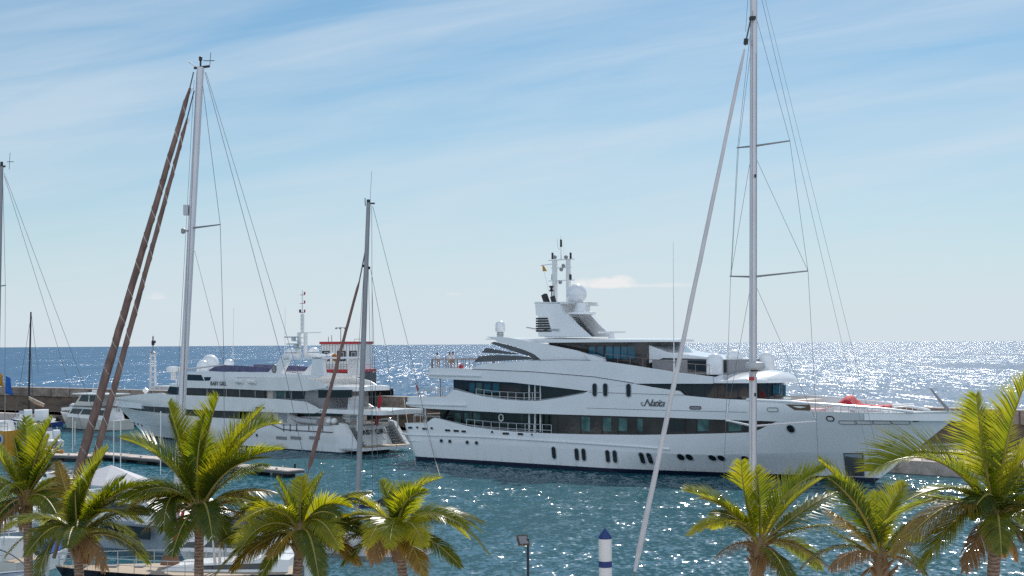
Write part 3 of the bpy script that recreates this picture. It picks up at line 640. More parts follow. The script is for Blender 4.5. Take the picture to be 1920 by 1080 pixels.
sw = [fr.L(name_s-1.25+x, name_t+.05, name_z+z) for x, z in ((.45, .1), (.2, -.2), (-.1, -.26), (-.25, -.05), (-.1, .1), (.02, 0))]
MB().tube(sw, [.03, .04, .04, .04, .03, .02], 5).build('name_flourish', LOUV, SY)
# things lying on the foredeck, the aft decks
def top(name, label, cat, mb, m_, group=None, fr_=None):
    o = mb.build(name, m_); f = fr_ or fr; o.location = f.O; o.rotation_euler = (0, 0, f.rz); return tag(o, label, cat, group)
tn = thing('foredeck_tent', 'red and white cloth canopy stretched over the foredeck of the superyacht', 'canopy', fr.O, fr.rz)
vs = []; fs = []
nx, ny = 14, 6
for i in range(nx+1):
    s = 50.6+i*.40
    for j in range(ny+1):
        t = -1.6+j*3.0/ny; q = i/nx
        z = 6.95 + 1.1*math.exp(-((q-.28)/.13)**2)*(1-.10*(j-3)**2) + .10*math.sin(i*1.9+j) + .1*q
        vs.append(fr.L(s, t, z))
for i in range(nx):
    for j in range(ny): fs.append((i*(ny+1)+j, (i+1)*(ny+1)+j, (i+1)*(ny+1)+j+1, i*(ny+1)+j+1))
o = MB().add(vs, fs).build('canopy_cloth', REDC, tn, 60); so_ = o.modifiers.new('thickness', 'SOLIDIFY'); so_.thickness = .04
m2 = MB()
for s, t in ((50.8, 1.3), (50.8, -1.5), (53.6, 1.3), (56.0, 1.2), (56.0, -1.5)): m2.tube([fr.L(s, t, 5.7), fr.L(s, t, 7.05)], .04, 6)
m2.build('canopy_poles', STEEL, tn)
cs = thing('foredeck_crane', 'white deck crane and winch boxes behind the superyacht bow rail', 'deck crane', fr.O, fr.rz)
MB().box(fr.L(52.2, 1.2, 6.2), (1.6, 1.0, .9)).box(fr.L(54.4, .4, 6.15), (1.2, 1.2, .8)).build('winch_housing', WHITE2, cs)
MB().tube([fr.L(56.6, .2, 5.7), fr.L(56.6, .2, 7.1), fr.L(58.6, .2, 7.3)], [.2, .16, .1], 8).build('crane_arm', WHITE2, cs)
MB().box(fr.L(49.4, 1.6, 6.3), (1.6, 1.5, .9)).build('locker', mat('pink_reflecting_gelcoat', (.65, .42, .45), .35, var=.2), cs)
o = MB().lathe((0, 0, 0), BALL(.27), 18).build('ball', REDC, None, 60); p = fr.W(*(lambda q: (q[0], 5.2, 10.27))(fr.un(864.5, 687, 5.2))); o.location = p
tag(o, 'small red ball on the top aft terrace of the superyacht', 'ball')
en = thing('ensign', 'red ensign hanging from the staff at the stern of the superyacht', 'flag', fr.O, fr.rz)
s, z = fr.un(788, 744, 3.5); MB().tube([fr.L(s, 3.5, z-.6), fr.L(s-.75, 3.5, z+1.6)], .04, 6).build('staff', TEAK2, en)
vs = []; fs = []
for i in range(7):
    for j in range(4): vs.append(fr.L(s-.75+i*.12+j*.08, 3.5+.06*math.sin(j*2+i), z+1.55-i*.24-j*.10))
for i in range(6):
    for j in range(3): fs.append((i*4+j, i*4+4+j, i*4+5+j, i*4+1+j))
o = MB().add(vs, fs).build('flag_cloth', REDC, en, 60); o.modifiers.new('thickness', 'SOLIDIFY').thickness = .03

# ================================================================ WHITE MOTOR YACHT ASTERN
NB = Frame(gz(640, 851), gz(380, 832), 4.2, 0)
LDb, LWb = 57.7, 48.2
bw = thing('motor_yacht', 'smaller white motor yacht astern with radar arch and black name on its transom', 'yacht', NB.O, NB.rz)
fb = NB
def STb(z): return LWb + (LDb-LWb)*clamp(z/5.3, -.2, 1)
def mkb(aft=0.0, r=1.0, off=0.0):
    def f(s, z):
        tap = 22+8*clamp(z/5.3); tip = STb(z); u = clamp((s-tap)/(tip-tap)); zk = 1.2+2.2*clamp((s-22)/26)
        P = 1.45+.3*clamp(z/zk) if z < zk else 1.75+.75*clamp((z-zk)/(5.3-zk))
        ww = (4.15+.3*clamp(z/2))*(1-u**P)
        if z < zk: ww *= 1-.38*u*(zk-z)/zk
        d = s-aft
        if d < r: ww -= r-math.sqrt(max(0, r*r-(r-max(d, 0))**2))
        return max(0, ww+off)
    return f
def smb(sd, z): return sd - clamp((sd-30)/(LDb-30))**2*(LDb-STb(z))
WB = mkb()
ZKb = lambda s: 1.2+2.2*clamp((s-22)/26)
HB = curve(fb, WB, [(642, 797), (560, 797), (525, 796), (510, 792), (497, 789), (480, 787), (400, 783), (350, 779.5), (336, 778), (280, 772), (250, 768.5), (233, 764), (207, 754)])
MLb = curve(fb, WB, [(600, 771), (590, 775), (540, 774), (485, 772), (410, 770), (350, 767.5), (330, 764.5), (262, 760.5), (245, 759.5), (233, 763.6), (207, 753.8)])
MHb = curve(fb, WB, [(602, 770), (590, 762), (572, 753), (520, 748), (430, 744), (350, 741), (310, 739.5), (303, 737), (275, 738), (240, 742), (212, 746), (205, 749)])
shell(fb, lambda s: -.8, lambda s: .15, 0, LDb, WB, 90, 2, .2, smb).build('bottom_paint', BOOT, bw)
shell(fb, lambda s: .15, ZKb, 0, LDb, WB, 110, 12, .2, smb).build('lower_hull', HULLW, bw, 25)
shell(fb, ZKb, HB, 0, LDb, WB, 130, 6, .2, smb).build('hull', WHITE2, bw, 25)
sM = fb.un(601, 771, 4.4)[0]
shell(fb, lambda s: MLb(s), lambda s: max(MHb(s), MLb(s)+.02), sM, LDb, WB, 160, 5, .2, smb, aft=False).build('main_deck_fascia', WHITE2, bw, 25)
TLb = curve(fb, mkb(-9), [(602, 728.5), (600, 729), (575, 733), (497, 732), (430, 729), (350, 727), (318, 724.5)])
THb = curve(fb, mkb(-9), [(606, 728), (624, 722), (600, 716), (555, 706.5), (520, 707), (440, 711), (400, 713), (350, 717), (318, 722)])
wT = mkb(-9, 1, -.35)
sT0, sT1 = fb.un(612, 728, 4.1)[0], fb.un(318, 724, 4.1)[0]
TLs = curve(fb, wT, [(606, 728), (575, 733), (497, 732), (430, 729), (350, 727), (318, 724.5)])
THs = curve(fb, wT, [(612, 724.5), (600, 716.5), (560, 707), (520, 707), (440, 711), (400, 713), (350, 717), (318, 723)])
shell(fb, TLs, THs, sT0, sT1, wT, 60, 3, .2, aft=False).build('upper_deck_fascia', WHITE2, bw, 25)
# decks
slab(fb, .1, 26, mkb(0, 1, -.3), 2.3, 2.75, zref=2.4).build('main_deck', TEAK, bw)
def wsl(a_, r_, off): return mkb(a_, r_, off)
sm0 = fb.un(719, 762, 3.4)[0]
slab(fb, sm0, 46, lambda s, z: mkb(sm0, 1.6, -.15)(s, 5)*(.9 if s < sM else 1), 4.75, lambda s: 5.25 if s < 22 else 5.1, .12, zref=5).build('upper_deck', WHITE, bw)
slab(fb, 44, 57.3, lambda s, z: WB(s, 5.2)-.1 if WB(s, 5.2) > .1 else 0, 4.2, lambda s: MHb(s)-.15, .1, zref=5).build('foredeck', WHITE, bw)
st0 = fb.un(667, 718, 3.0)[0]
slab(fb, st0, 33, lambda s, z: mkb(st0, 1.6, -.52)(s, 5)*(.86 if s < 8 else 1), 7.45, lambda s: 7.95, .18, zref=7).build('sun_deck', WHITE, bw)
# glazing
wbi = mkb(-9, 1, -.14)
shell(fb, lambda s: HB(s)-.1, lambda s: MLb(s)+.1, fb.un(336, 770, 4)[0]-14, fb.un(236, 764, 2)[0], wbi, 50, 1, .08, aft=False).build('window_glass', GLASSB, bw, label='pointed dark window band along the bow')
for x in (264, 289): panel(fb, wbi, [(x, 760), (x+1.6, 760), (x+1.6, 775), (x, 775)], 'mullion', GREY, bw, .04, .04)
wbr = mkb(-9, 1, -1.5)
shell(fb, zc(2.7), zc(4.9), 3.5, 18.5, wbr, 10, 1, .1).build('saloon_wall', WHITE2, bw)
panel(fb, wbr, [(462, 774), (490, 774), (490, 789), (462, 788)], 'window_glass', GREY, bw)
panel(fb, wbr, [(522, 775), (538, 775.5), (538, 792), (522, 792)], 'sliding_door', GREYP, bw)
port(fb, wbr, 511, 781.5, .55, .75, bw, DARK, WHITE2, 'lifebuoy', .2, both=False)
panel(fb, wbr, [(555, 774), (640, 774), (640, 781), (555, 781)], 'window_glass', GLASS, bw)
shell(fb, zc(5.1), zc(7.6), 15.5, 33.6, mkb(-9, 1, -.6), 20, 1, .1, front=False).build('window_glass', GLASSB, bw, label='dark upper saloon window strip')
wr2 = mkb(-9, 1, -1.1)
shell(fb, zc(5.1), zc(7.5), 3.6, 15.6, wr2, 10, 1, .1).build('upper_saloon_wall', GREY, bw)
for q in ((499, 731, 512, 747), (518, 732, 533, 747), (536, 733, 545, 747), (548, 733, 572, 748)):
    panel(fb, wr2, [(q[0], q[1]), (q[2], q[1]), (q[2], q[3]), (q[0], q[3])], 'window_pane', (CANVC if q[0] == 499 else TEAL if q[0] == 518 else GLASS), bw)
panel(fb, wr2, [(597, 731), (660, 731), (660, 745), (597, 746)], 'window_pane', GLASS, bw)
for x in (388, 424, 449, 478): panel(fb, mkb(-9, 1, -.56), [(x, 728), (x+1.4, 728), (x+1.4, 744), (x, 744)], 'mullion', GREY, bw, .04, .04)
# wheelhouse front (faces forward, raked)
sW = fb.un(316, 724, 4.1)[0]
def wh_(s, z): return wT(min(s, sW), 7)
zA_, zB_ = 6.0, 7.45
sF = fb.un(304, 739, 4.0)[0]
for sg in (1,):
    A = []; n = 8
    lo_ = [fb.L(sF + .9*(1-(j/4-1)**2), (j/4-1)*(WB(sF, 6)-.5), 5.55) for j in range(9)]; hi_ = [fb.L(sW+.2+.7*(1-(j/4-1)**2), (j/4-1)*(WB(sW, 6)-.7), 7.5) for j in range(9)]
    MB().add(lo_+hi_, [(j, j+1, 9+j+1, 9+j) for j in range(8)]).build('wheelhouse_windscreen', GLASS, bw, 20)
    for j in range(9): MB().tube([lo_[j], hi_[j]], .06, 5).build('windscreen_pillar', WHITE2, bw)
    side = [(sW-3, 5.5), (sF, 5.55), (sW+.2, 7.5), (sW-3, 7.5)]
    for sg in (1, -1): MB().prism(side, sg*(WB(sW, 6)-.55), sg*(WB(sW, 6)-.65), fb.L).build('window_glass', GLASS, bw)
slab(fb, 33, sF+.8, lambda s, z: max(0, WB(s, 6)-.4), 5.0, lambda s: 5.58, .05, 8, zref=5).build('wheelhouse_base', WHITE, bw)
slab(fb, 30, sW+1.2, lambda s, z: WB(sW, 6)-.5 if s < sW else (WB(sW, 6)-.5)*math.sqrt(max(0, 1-((s-sW)/1.25)**2)), 7.5, lambda s: 7.85, .1, 10, zref=5).build('wheelhouse_roof', WHITE, bw)
# flybridge
FB = szl
def bz(pts, t): return [fb.un(px, py, t) for px, py in pts]
for sg in (1, -1):
    MB().prism(bz([(333, 697), (395, 696), (470, 700), (500, 705), (500, 712), (330, 722)], 3.3), sg*3.3, sg*3.1, fb.L).build('flybridge_side', WHITE, bw, 30)
    MB().prism(bz([(349, 702), (377, 703), (382, 714), (349, 713)], 3.35), sg*3.34, sg*3.3, fb.L).build('flybridge_window', GLASS, bw, 30)
    MB().prism(bz([(382, 707), (395, 707), (393, 715), (384, 715)], 3.35), sg*3.34, sg*3.3, fb.L).build('flybridge_window', GLASS, bw, 30)
    MB().prism(bz([(391, 694), (408, 684), (460, 686), (505, 689), (512, 698), (395, 697)], 3.1), sg*3.1, sg*3.05, fb.L).build('flybridge_windscreen', TINT, bw, 30)
    MB().prism(bz([(440, 700), (455, 697), (500, 699), (560, 702), (600, 704), (600, 709), (440, 707)], 3.5), sg*3.5, sg*3.4, fb.L).build('flybridge_coaming', WHITE, bw, 30)
q0, q1 = fb.un(333, 710, 3.3), fb.un(395, 710, 3.3)
MB().prism([(q1[0], 8.0), (q0[0]+.8, 8.0), (q0[0]+.2, 9.2), (q1[0], 9.3)], 3.1, -3.1, fb.L).build('flybridge_front', WHITE, bw, 30)
for px, py, w_ in ((452, 714, 13), (476, 714.5, 13)):
    s, z = fb.un(px, py, 4.0)
    for sg in (1, -1):
        for k in (-.38, .38): MB().lathe(fb.L(s+k, sg*4.25, z-.05), [(.05, -.36), (.30, -.34), (.34, 0), (.30, .34), (.05, .36)], 12, 'X').build('liferaft_canister', WHITE2, bw)
def domeb(px, pyb, t, r, h, ring=True):
    s, z = fb.un(px, pyb, t); z -= .15
    o = MB().lathe(fb.L(s, t, z), DOME(r, h), 22).build('satellite_dome', WHITE, bw, 60)
    if ring: MB().lathe(fb.L(s, t, z+h*.52), [(r*1.01, 0), (r*1.01, .08)], 22).build('dome_band', LOUV, bw)
domeb(394, 694, .2, 1.15, 2.3, False); domeb(380.5, 696, 1.6, .85, 1.7, False); domeb(429, 690, -1.6, .7, 1.4, False)
domeb(545.5, 671, 1.6, .78, 1.45); domeb(588, 670, -1.2, .75, 1.45)
# arch
for t0 in (3.2, -2.7):
    MB().prism(bz([(495, 706), (523, 707), (536, 684), (541, 674), (541, 666), (530, 664), (525, 672), (517, 683)], 3.2), t0, t0-.5, fb.L).build('arch_leg', WHITE, bw, 30)
    MB().prism(bz([(583, 706), (608, 706), (603, 676), (604, 670), (585, 670), (585, 680)], 3.2), t0, t0-.5, fb.L).build('arch_leg', WHITE, bw, 30)
MB().prism(bz([(530, 670.5), (605, 669.5), (606, 673), (532, 674.5)], 3.2), 3.2, -3.2, fb.L).build('arch_top', WHITE, bw, 30)
MB().prism(bz([(601, 670), (623, 661), (624, 663), (605, 673)], 1), 1.2, .8, fb.L).build('arch_boom', WHITE, bw, 30)
port(fb, lambda s, z: 3.22, 514, 691, .75, .95, bw, GREY, LOUV, 'arch_emblem', .08, szt=(*fb.un(514, 691, 3.22), 3.22))
# mast
s0_, z0_ = fb.un(561, 671, .2); zt = fb.un(567, 624, .2)[1]; s1_ = fb.un(573, 671, .2)[0]
for s in (s0_, s1_): MB().box(fb.L(s, .2, (z0_+zt)/2), (.3, .4, zt-z0_)).build('mast_post', WHITE2, bw)
for k in range(5): MB().box(fb.L((s0_+s1_)/2, .2, z0_+.6+(zt-z0_-.6)*k/4), (abs(s0_-s1_)+.5, .25, .12)).build('mast_rung', WHITE2, bw)
zt2 = fb.un(567, 590, .2)[1]; sm_ = (s0_+s1_)/2
for k in (-.18, .18): MB().box(fb.L(sm_+k, .2, (zt+zt2)/2), (.12, .2, zt2-zt)).build('mast_post', WHITE2, bw)
for k in range(5): MB().box(fb.L(sm_, .2, zt+(zt2-zt)*k/4), (.5, .25, .1)).build('mast_rung', WHITE2, bw)
MB().tube([fb.L(sm_, .2, zt2), fb.L(sm_, .2, fb.un(567, 544, .2)[1])], [.07, .05], 6).build('topmast', STEEL, bw)
for py in (553, 569, 586):
    z = fb.un(567, py, .2)[1]
    MB().box(fb.L(sm_, .2, z), (.9, .12, .06)).lathe(fb.L(sm_-.45, .2, z), [(.09, 0), (.11, .36)], 8).build('signal_lamp', RED, bw)
    if py == 586: MB().lathe(fb.L(sm_+.45, .2, z), [(.14, 0), (.14, .4)], 8).build('signal_lamp', DARK, bw)
z = fb.un(567, 624, .2)[1]; MB().box(fb.L(sm_-1.4, .2, z), (4.4, .2, .1)).build('crosstree', WHITE2, bw)
for px, py in ((546, 632), (550, 645)):
    s, z = fb.un(px, py, .6); MB().box(fb.L(s, .6, z), (2.6, .22, .14)).lathe(fb.L(s-.5, .6, z-.5), [(.3, 0), (.3, .45)], 10).box(fb.L(s-1.1, .5, z-.5), (1.3, .3, .1)).build('radar_scanner', GREYP, bw)
s, z = fb.un(325, 694, .5); MB().lathe(fb.L(s, .5, z-.3), [(.1, 0), (.95, .1), (1.0, .45), (.9, .75), (.05, .85)], 18).box(fb.L(s, .5, z-.8), (.5, .5, 1.2)).build('radar_dome', WHITE2, bw, 60)
for px, y0, y1, t in ((437, 690, 578, -2), (534, 665, 575, -2.5)):
    s, z = fb.un(px, y0, t); z2 = fb.un(px, y1, t)[1]; MB().tube([fb.L(s, t, z-.3), fb.L(s-.1, t, z2)], [.05, .02], 5).build('whip_aerial', WHITE2, bw)
# flying flag at the arch boom
s, z = fb.un(627, 664, 1)
MB().add([fb.L(s+.5, 1, z-.1), fb.L(s-.2, 1.1, z+.1), fb.L(s-.7, .9, z-.4), fb.L(s-.3, 1.05, z-1.0), fb.L(s+.4, .95, z-.8), fb.L(s+.1, 1.12, z-.5)], [(0, 1, 5), (1, 2, 5), (2, 3, 5), (3, 4, 5), (4, 0, 5)]).build('courtesy_flag', YEL, bw)
MB().add([fb.L(s+.35, 1.16, z-.25), fb.L(s-.3, 1.2, z-.1), fb.L(s-.4, 1.2, z-.3), fb.L(s+.25, 1.16, z-.45)], [(0, 1, 2, 3)]).build('courtesy_flag_stripe', RED, bw)
# stern: sloped transom, swim platform, gates
MB().prism([(-3.7, .45), (.6, .45), (.6, .95), (-3.7, .8)], 4.0, -4.0, fb.L).build('swim_platform', WHITE, bw, 30)
MB().prism([(-3.6, .82), (.3, .94), (.3, .99), (-3.6, .87)], 3.8, -3.8, fb.L).build('platform_teak', TEAK, bw, 30)
MB().prism([(.3, .9), (-2.0, .9), (-.4, 3.2), (.3, 3.2)], 2.3, -2.3, fb.L).build('transom', WHITE, bw, 30)
for sg in (1, -1):
    MB().prism([(.4, .6), (-3.1, .75), (-2.3, 1.5), (-.5, 3.55), (.4, 3.7)], sg*4.25, sg*3.7, fb.L).build('quarter_wing', WHITE, bw, 30)
    for k in range(7): MB().box(fb.L(-2.2+.32*k, sg*3.0, 1.05+.32*k), (.36, 1.35, .1)).build('stern_step', GREY, bw)
tz = lambda t, k: None
sl_ = Vector((-2.0-(-.4), 0, .9-3.2)).normalized()
for body, t0, wd in (('BABY', 1.15, 1), ('GIRL', -1.25, 1)):
    c0 = fb.L(-.95, t0, 2.35)
    X_ = Vector((0, -fb.sg, 0)); 
    # seen from astern the text runs towards starboard of the picture
    up = Vector((.4+1.2, 0, 2.3)).normalized(); xr = Vector((0, -1, 0)) if fb.sg > 0 else Vector((0, 1, 0)); nn = xr.cross(up)
    Mt = Matrix((xr, up, nn)).transposed().to_4x4(); Mt.translation = c0 + nn*.14
    lettering(body, .95, Mt, DARK, bw, 0, 1.0)
# flag, tender, crane, fenders, windows
s, z = fb.un(411, 719.5, 4.0); 
Mt = Matrix(((-1, 0, 0), (0, 0, 1), (0, 1, 0))).transposed().to_4x4(); Mt.translation = fb.L(s, wT(s, 7.6)+.06, z)
lettering('BABY GIRL', .75, Mt, LOUV, bw, 0, 1.0)
for px in (528, 555, 590): 
    panel(fb, WB, [(px-10, 817.5), (px+10, 819), (px+10, 825), (px-10, 823.5)], 'hull_vent', GREY, bw, .03, .03)
for px in (462, 482): port(fb, WB, px, 815+(px-462)*.05, .3, .28, bw, DARK, GREY)
for px in (252, 259, 266): port(fb, WB, px, 793+(px-252)*.35, .3, .26, bw, DARK, GREY)
port(fb, WB, 221, 769.5, .7, .25, bw, WHITE2, GREY, 'hawse_pipe'); port(fb, WB, 217, 762, .35, .3, bw, GREY, DARK, 'hawse_pipe')
MB().tube(line_on(fb, WB, [(497, 790.5), (512, 797), (530, 805), (560, 807.5), (640, 811)], .03), .07, 6).build('rubbing_strake', LOUV, bw)
MB().tube(line_on(fb, WB, [(640, 797.5), (560, 797.5), (528, 796.5)], .0), .06, 6).tube(line_on(fb, WB, [(235, 791), (300, 800), (380, 809), (470, 816)], -.02), .03, 5).build('cap_rail', STEEL, bw)
for px in (533, 545, 557, 580, 606): 
    s, z = fb.un(px, 808, 4.4); MB().box(fb.L(s, WB(s, 3)+.03, z+.4), (.14, .05, .95)).build('bulwark_gap', LOUV, bw)
for px, py, l in ((487, 790.2, 0), (447, 764.5, .9), (457, 764.7, .9)):
    if l: port(fb, WB, px+36, py, .8, .12, bw, DARK, GREY, 'vent_slot', .03)
MB().tube([fb.L(-1.9, 3.3, 5.0), fb.L(-1.9, 3.3, 2.7)], .09, 6).tube([fb.L(-1.9, -3.2, 5.0), fb.L(-1.9, -3.2, 2.7)], .09, 6).build('awning_post', WHITE2, bw)
MB().box(fb.L(.6, -.5, 3.05), (1.2, 3.4, .6)).build('aft_seat', CANVC, bw)
MB().box(fb.L(1.2, 1.0, 6.0), (.5, 1.8, 1.6), 0, -.15).build('deck_locker', WHITE, bw)
# two searchlight domes on the foredeck
s, z = fb.un(273, 737, 0); MB().lathe(fb.L(s, 0, z-.4), [(.2, 0), (.2, .5), (.4, .6), (.45, .9), (.05, 1.2)], 12).build('deck_light', WHITE2, bw)
fg = thing('ensign', 'red ensign drooping at the stern of the smaller motor yacht', 'flag', fb.O, fb.rz)
MB().tube([fb.L(-.6, -.6, 3.2), fb.L(-1.6, -.6, 7.2)], .05, 6).build('staff', TEAK2, fg)
vs = []; fs = []
for i in range(9):
    for j in range(5): vs.append(fb.L(-1.55+i*.11-j*.10*(1-i*.03), -.6+.08*math.sin(j*1.6+i*.7), 7.0-i*.42-j*.16))
for i in range(8):
    for j in range(4): fs.append((i*5+j, i*5+5+j, i*5+6+j, i*5+1+j))
o = MB().add(vs, fs).build('flag_cloth', REDC, fg, 60); o.modifiers.new('thickness', 'SOLIDIFY').thickness = .03
tdr = thing('tender', 'grey inflatable tender stowed on the aft side deck of the smaller motor yacht', 'dinghy', fb.O, fb.rz)
s0_, z_ = fb.un(546, 784, 3.6); s1_, _ = fb.un(598, 790, 3.6)
MB().tube([fb.L(s0_+.2, 3.5, z_+.55), fb.L(s0_-.5, 3.6, z_+.1), fb.L(s0_-1.5, 3.65, z_-.2), fb.L(s1_, 3.65, z_-.35)], [.25, .36, .4, .4], 10).tube([fb.L(s0_+.2, 3.5, z_+.55), fb.L(s0_-.3, 2.6, z_+.3), fb.L(s0_-1.5, 2.2, z_), fb.L(s1_, 2.2, z_-.2)], [.25, .36, .4, .4], 10).build('inflatable_tube', RUB, tdr, 60)
MB().prism([(s0_-.6, z_+.1), (s1_, z_), (s1_, z_-.5), (s0_-1, z_-.5)], 3.4, 2.4, fb.L).build('cover', CANV, tdr)
for i, px in enumerate((616, 626)):
    s, z = fb.un(px, 795, 3.8)
    o = MB().lathe((0, 0, 0), BALL(.42), 16).build('fender', WHITE2, None, 60); o.location = fb.W(s, 3.7, z-.1)
    tag(o, 'round white fender aft of the grey tender, ' + ('the one nearer the tender bow' if i == 0 else 'the one nearer the stern'), 'fender', 'round white fenders on the smaller motor yacht')
ob = thing('outboard_rib', 'small jet tender with white engine cowl behind the transom name', 'dinghy', fb.O, fb.rz)
MB().box(fb.L(.9, 1.9, 4.4), (1.4, 1.5, .7)).box(fb.L(.9, 1.9, 3.9), (1.0, 1.0, .5)).build('engine_cowl', WHITE2, ob); MB().box(fb.L(.9, 1.9, 4.3), (1.44, 1.54, .16)).build('cowl_stripe', GREYP, ob)
MB().tube([fb.L(-.5, 3.4, 3.65), fb.L(-.5, -3.3, 3.9)], .12, 8).build('boarding_spar', STEEL, ob)

# ---------------------------------------------------------------- people on the terrace
SKIN = mat('skin', (.36, .19, .12), .6, var=.1); SHIRT = mat('white_shirt', (.70, .70, .74), .8, var=.1); SHORT = mat('khaki_shorts', (.30, .24, .17), .85, var=.2); HAIR = mat('dark_hair', (.02, .015, .012), .7)
PINKS = mat('pale_pink_shorts', (.42, .30, .28), .85, var=.2)
def skinmesh(name, V, E, rad, m_, parent, root=0, sub=1):
    me = bpy.data.meshes.new(name); me.from_pydata([tuple(v) for v in V], E, []); me.materials.append(m_)
    o = bpy.data.objects.new(name, me); C.objects.link(o)
    sk = o.modifiers.new('skin', 'SKIN'); sk.use_smooth_shade = True
    for i, r in enumerate(rad):
        rr = r if isinstance(r, tuple) else (r, r)
        me.skin_vertices[0].data[i].radius = rr
    me.skin_vertices[0].data[root].use_root = True
    sb = o.modifiers.new('sub', 'SUBSURF'); sb.levels = sub; sb.render_levels = sub
    if parent: o.parent = parent
    return o
def person(loc, face, lean, label, shorts, armL, armR, h=1.8, step=.1):
    k = h/1.8; root = thing('person', label, 'person', loc, face, 'people on the top aft terrace')
    hx = lean
    J = dict(pel=(0, 0, .95), wai=(.10*hx, 0, 1.12), che=(.35*hx, 0, 1.33), nek=(.62*hx, 0, 1.50), hd=(.72*hx+.02, 0, 1.60), top=(.76*hx+.03, 0, 1.72),
             hl=(0, .10, .92), kl=(.05+step, .11, .50), al=(step, .11, .09), tl=(step+.17, .12, .04), hr=(0, -.10, .92), kr=(.03-step, -.11, .50), ar=(-step, -.11, .09), tr=(-step+.17, -.12, .04),
             sl=(.50*hx, .19, 1.44), el=None, wl=None, sr=(.50*hx, -.19, 1.44), er=None, wr=None)
    J['el'], J['wl'] = armL; J['er'], J['wr'] = armR
    names = list(J); V = [Vector(J[n])*k for n in names]; ix = {n: i for i, n in enumerate(names)}
    E = [(ix[a], ix[b]) for a, b in (('pel', 'wai'), ('wai', 'che'), ('che', 'nek'), ('nek', 'hd'), ('hd', 'top'), ('pel', 'hl'), ('hl', 'kl'), ('kl', 'al'), ('al', 'tl'), ('pel', 'hr'), ('hr', 'kr'), ('kr', 'ar'), ('ar', 'tr'), ('che', 'sl'), ('sl', 'el'), ('el', 'wl'), ('che', 'sr'), ('sr', 'er'), ('er', 'wr'))]
    rad = dict(pel=(.13, .15), wai=.12, che=(.13, .15), nek=.058, hd=(.085, .095), top=(.075, .085), hl=.09, kl=.058, al=.04, tl=.035, hr=.09, kr=.058, ar=.04, tr=.035, sl=.062, el=.042, wl=.028, sr=.062, er=.042, wr=.028)
    RR = [tuple(x*k for x in (rad[n] if isinstance(rad[n], tuple) else (rad[n],)*2)) for n in names]
    for side in ('l', 'r'):        # palm, four fingers and thumb
        wv = V[ix['w'+side]]; ev = V[ix['e'+side]]; d = (wv-ev).normalized(); lat = d.cross(Vector((0, 0, 1))).normalized()
        p = wv+d*.07; V.append(p); RR.append((.032, .02)); ip = len(V)-1; E.append((ix['w'+side], ip))
        for q, ln in ((-.03, .07), (-.01, .085), (.01, .08), (.03, .06)):
            V.append(p+d*.03+lat*q); RR.append((.009,)*2); V.append(p+d*(.03+ln)+lat*q*1.2-Vector((0, 0, .02))); RR.append((.008,)*2); E += [(ip, len(V)-2), (len(V)-2, len(V)-1)]
        V.append(p+lat*.05+d*.02); RR.append((.010,)*2); E.append((ip, len(V)-1))
    skinmesh('body', V, E, RR, SKIN, root)
    def sub_(nm, js, es, rs, m_): 
        return skinmesh(nm, [Vector(j)*k for j in js], es, [tuple(x*k for x in (r if isinstance(r, tuple) else (r, r))) for r in rs], m_, root)
    mid = lambda a_, b_, q: tuple(Vector(a_).lerp(Vector(b_), q))
    sub_('shirt', [J['pel'], J['wai'], J['che'], mid(J['che'], J['nek'], .6), J['sl'], mid(J['sl'], J['el'], .75), J['sr'], mid(J['sr'], J['er'], .75)], [(0, 1), (1, 2), (2, 3), (2, 4), (4, 5), (2, 6), (6, 7)], [(.165, .18), (.16, .175), (.165, .185), .085, .088, .066, .088, .066], m_=SHIRT)
    sub_('shorts', [mid(J['pel'], J['wai'], .25), J['pel'], J['hl'], mid(J['hl'], J['kl'], .85), J['hr'], mid(J['hr'], J['kr'], .85)], [(0, 1), (1, 2), (2, 3), (1, 4), (4, 5)], [(.15, .165), (.16, .17), .115, .095, .115, .095], m_=shorts)
    hd = Vector(J['hd'])*k; tp = Vector(J['top'])*k
    c = hd.lerp(tp, .62); MB().lathe(c+Vector((-.012, 0, -.085)), BALL(.108), 14).build('hair', HAIR, root, 60)
    MB().lathe(c+Vector((.088, 0, -.05)), BALL(.018, 6), 6).build('nose', SKIN, root, 60)
    return root
def sxy(px, py, t):
    s, z = NY.un(px, py, t); return NY.W(s, t, 10.25)
A_ = NY.rz
person(sxy(822, 690, 3.6), A_+R(150), .55, 'person leaning on the terrace rail in white shirt, standing alone', PINKS, ((.42, .2, 1.22), (.60, .16, 1.10)), ((.42, -.2, 1.22), (.60, -.12, 1.10)), 1.82, .05)
person(sxy(844, 691, 4.4), A_+R(172), .12, 'person in white shirt reaching to the rail, left of the pair', SHORT, ((.30, .24, 1.28), (.52, .2, 1.16)), ((.25, -.26, 1.25), (.48, -.2, 1.12)), 1.9, .16)
person(sxy(850, 691, 3.9), A_+R(185), .03, 'person in white shirt and khaki shorts, right of the pair', SHORT, ((.05, .25, 1.18), (.22, .15, 1.02)), ((.04, -.26, 1.18), (.20, -.17, 1.02)), 1.95, .10)

# ================================================================ WATER, BREAKWATER, PROMENADE
def struct(o): o['kind'] = 'structure'; return o
def poly_sheet(name, pts, z, m_):
    return struct(MB().add([(x, y, z) for x, y in pts], [tuple(range(len(pts)))]).build(name, m_, None, 0))
poly_sheet('sea', [(-60000, -400), (60000, -400), (60000, 100000), (-60000, 100000)], -.03, SEA)
WLN = [(-230, 366), (-88, 262), (-15, 203), (50, 157), (120, 88), (190, 0)]     # breakwater wall, and the quay edge in front of it
APR = [(-230, 354), (-92, 254), (-50, 233), (-24, 205), (-8, 188), (46, 133.5), (100, 76), (166, -14)]
poly_sheet('harbour_water', [(-260, -14)] + [(-260, 370)] + APR, 0, HARB)
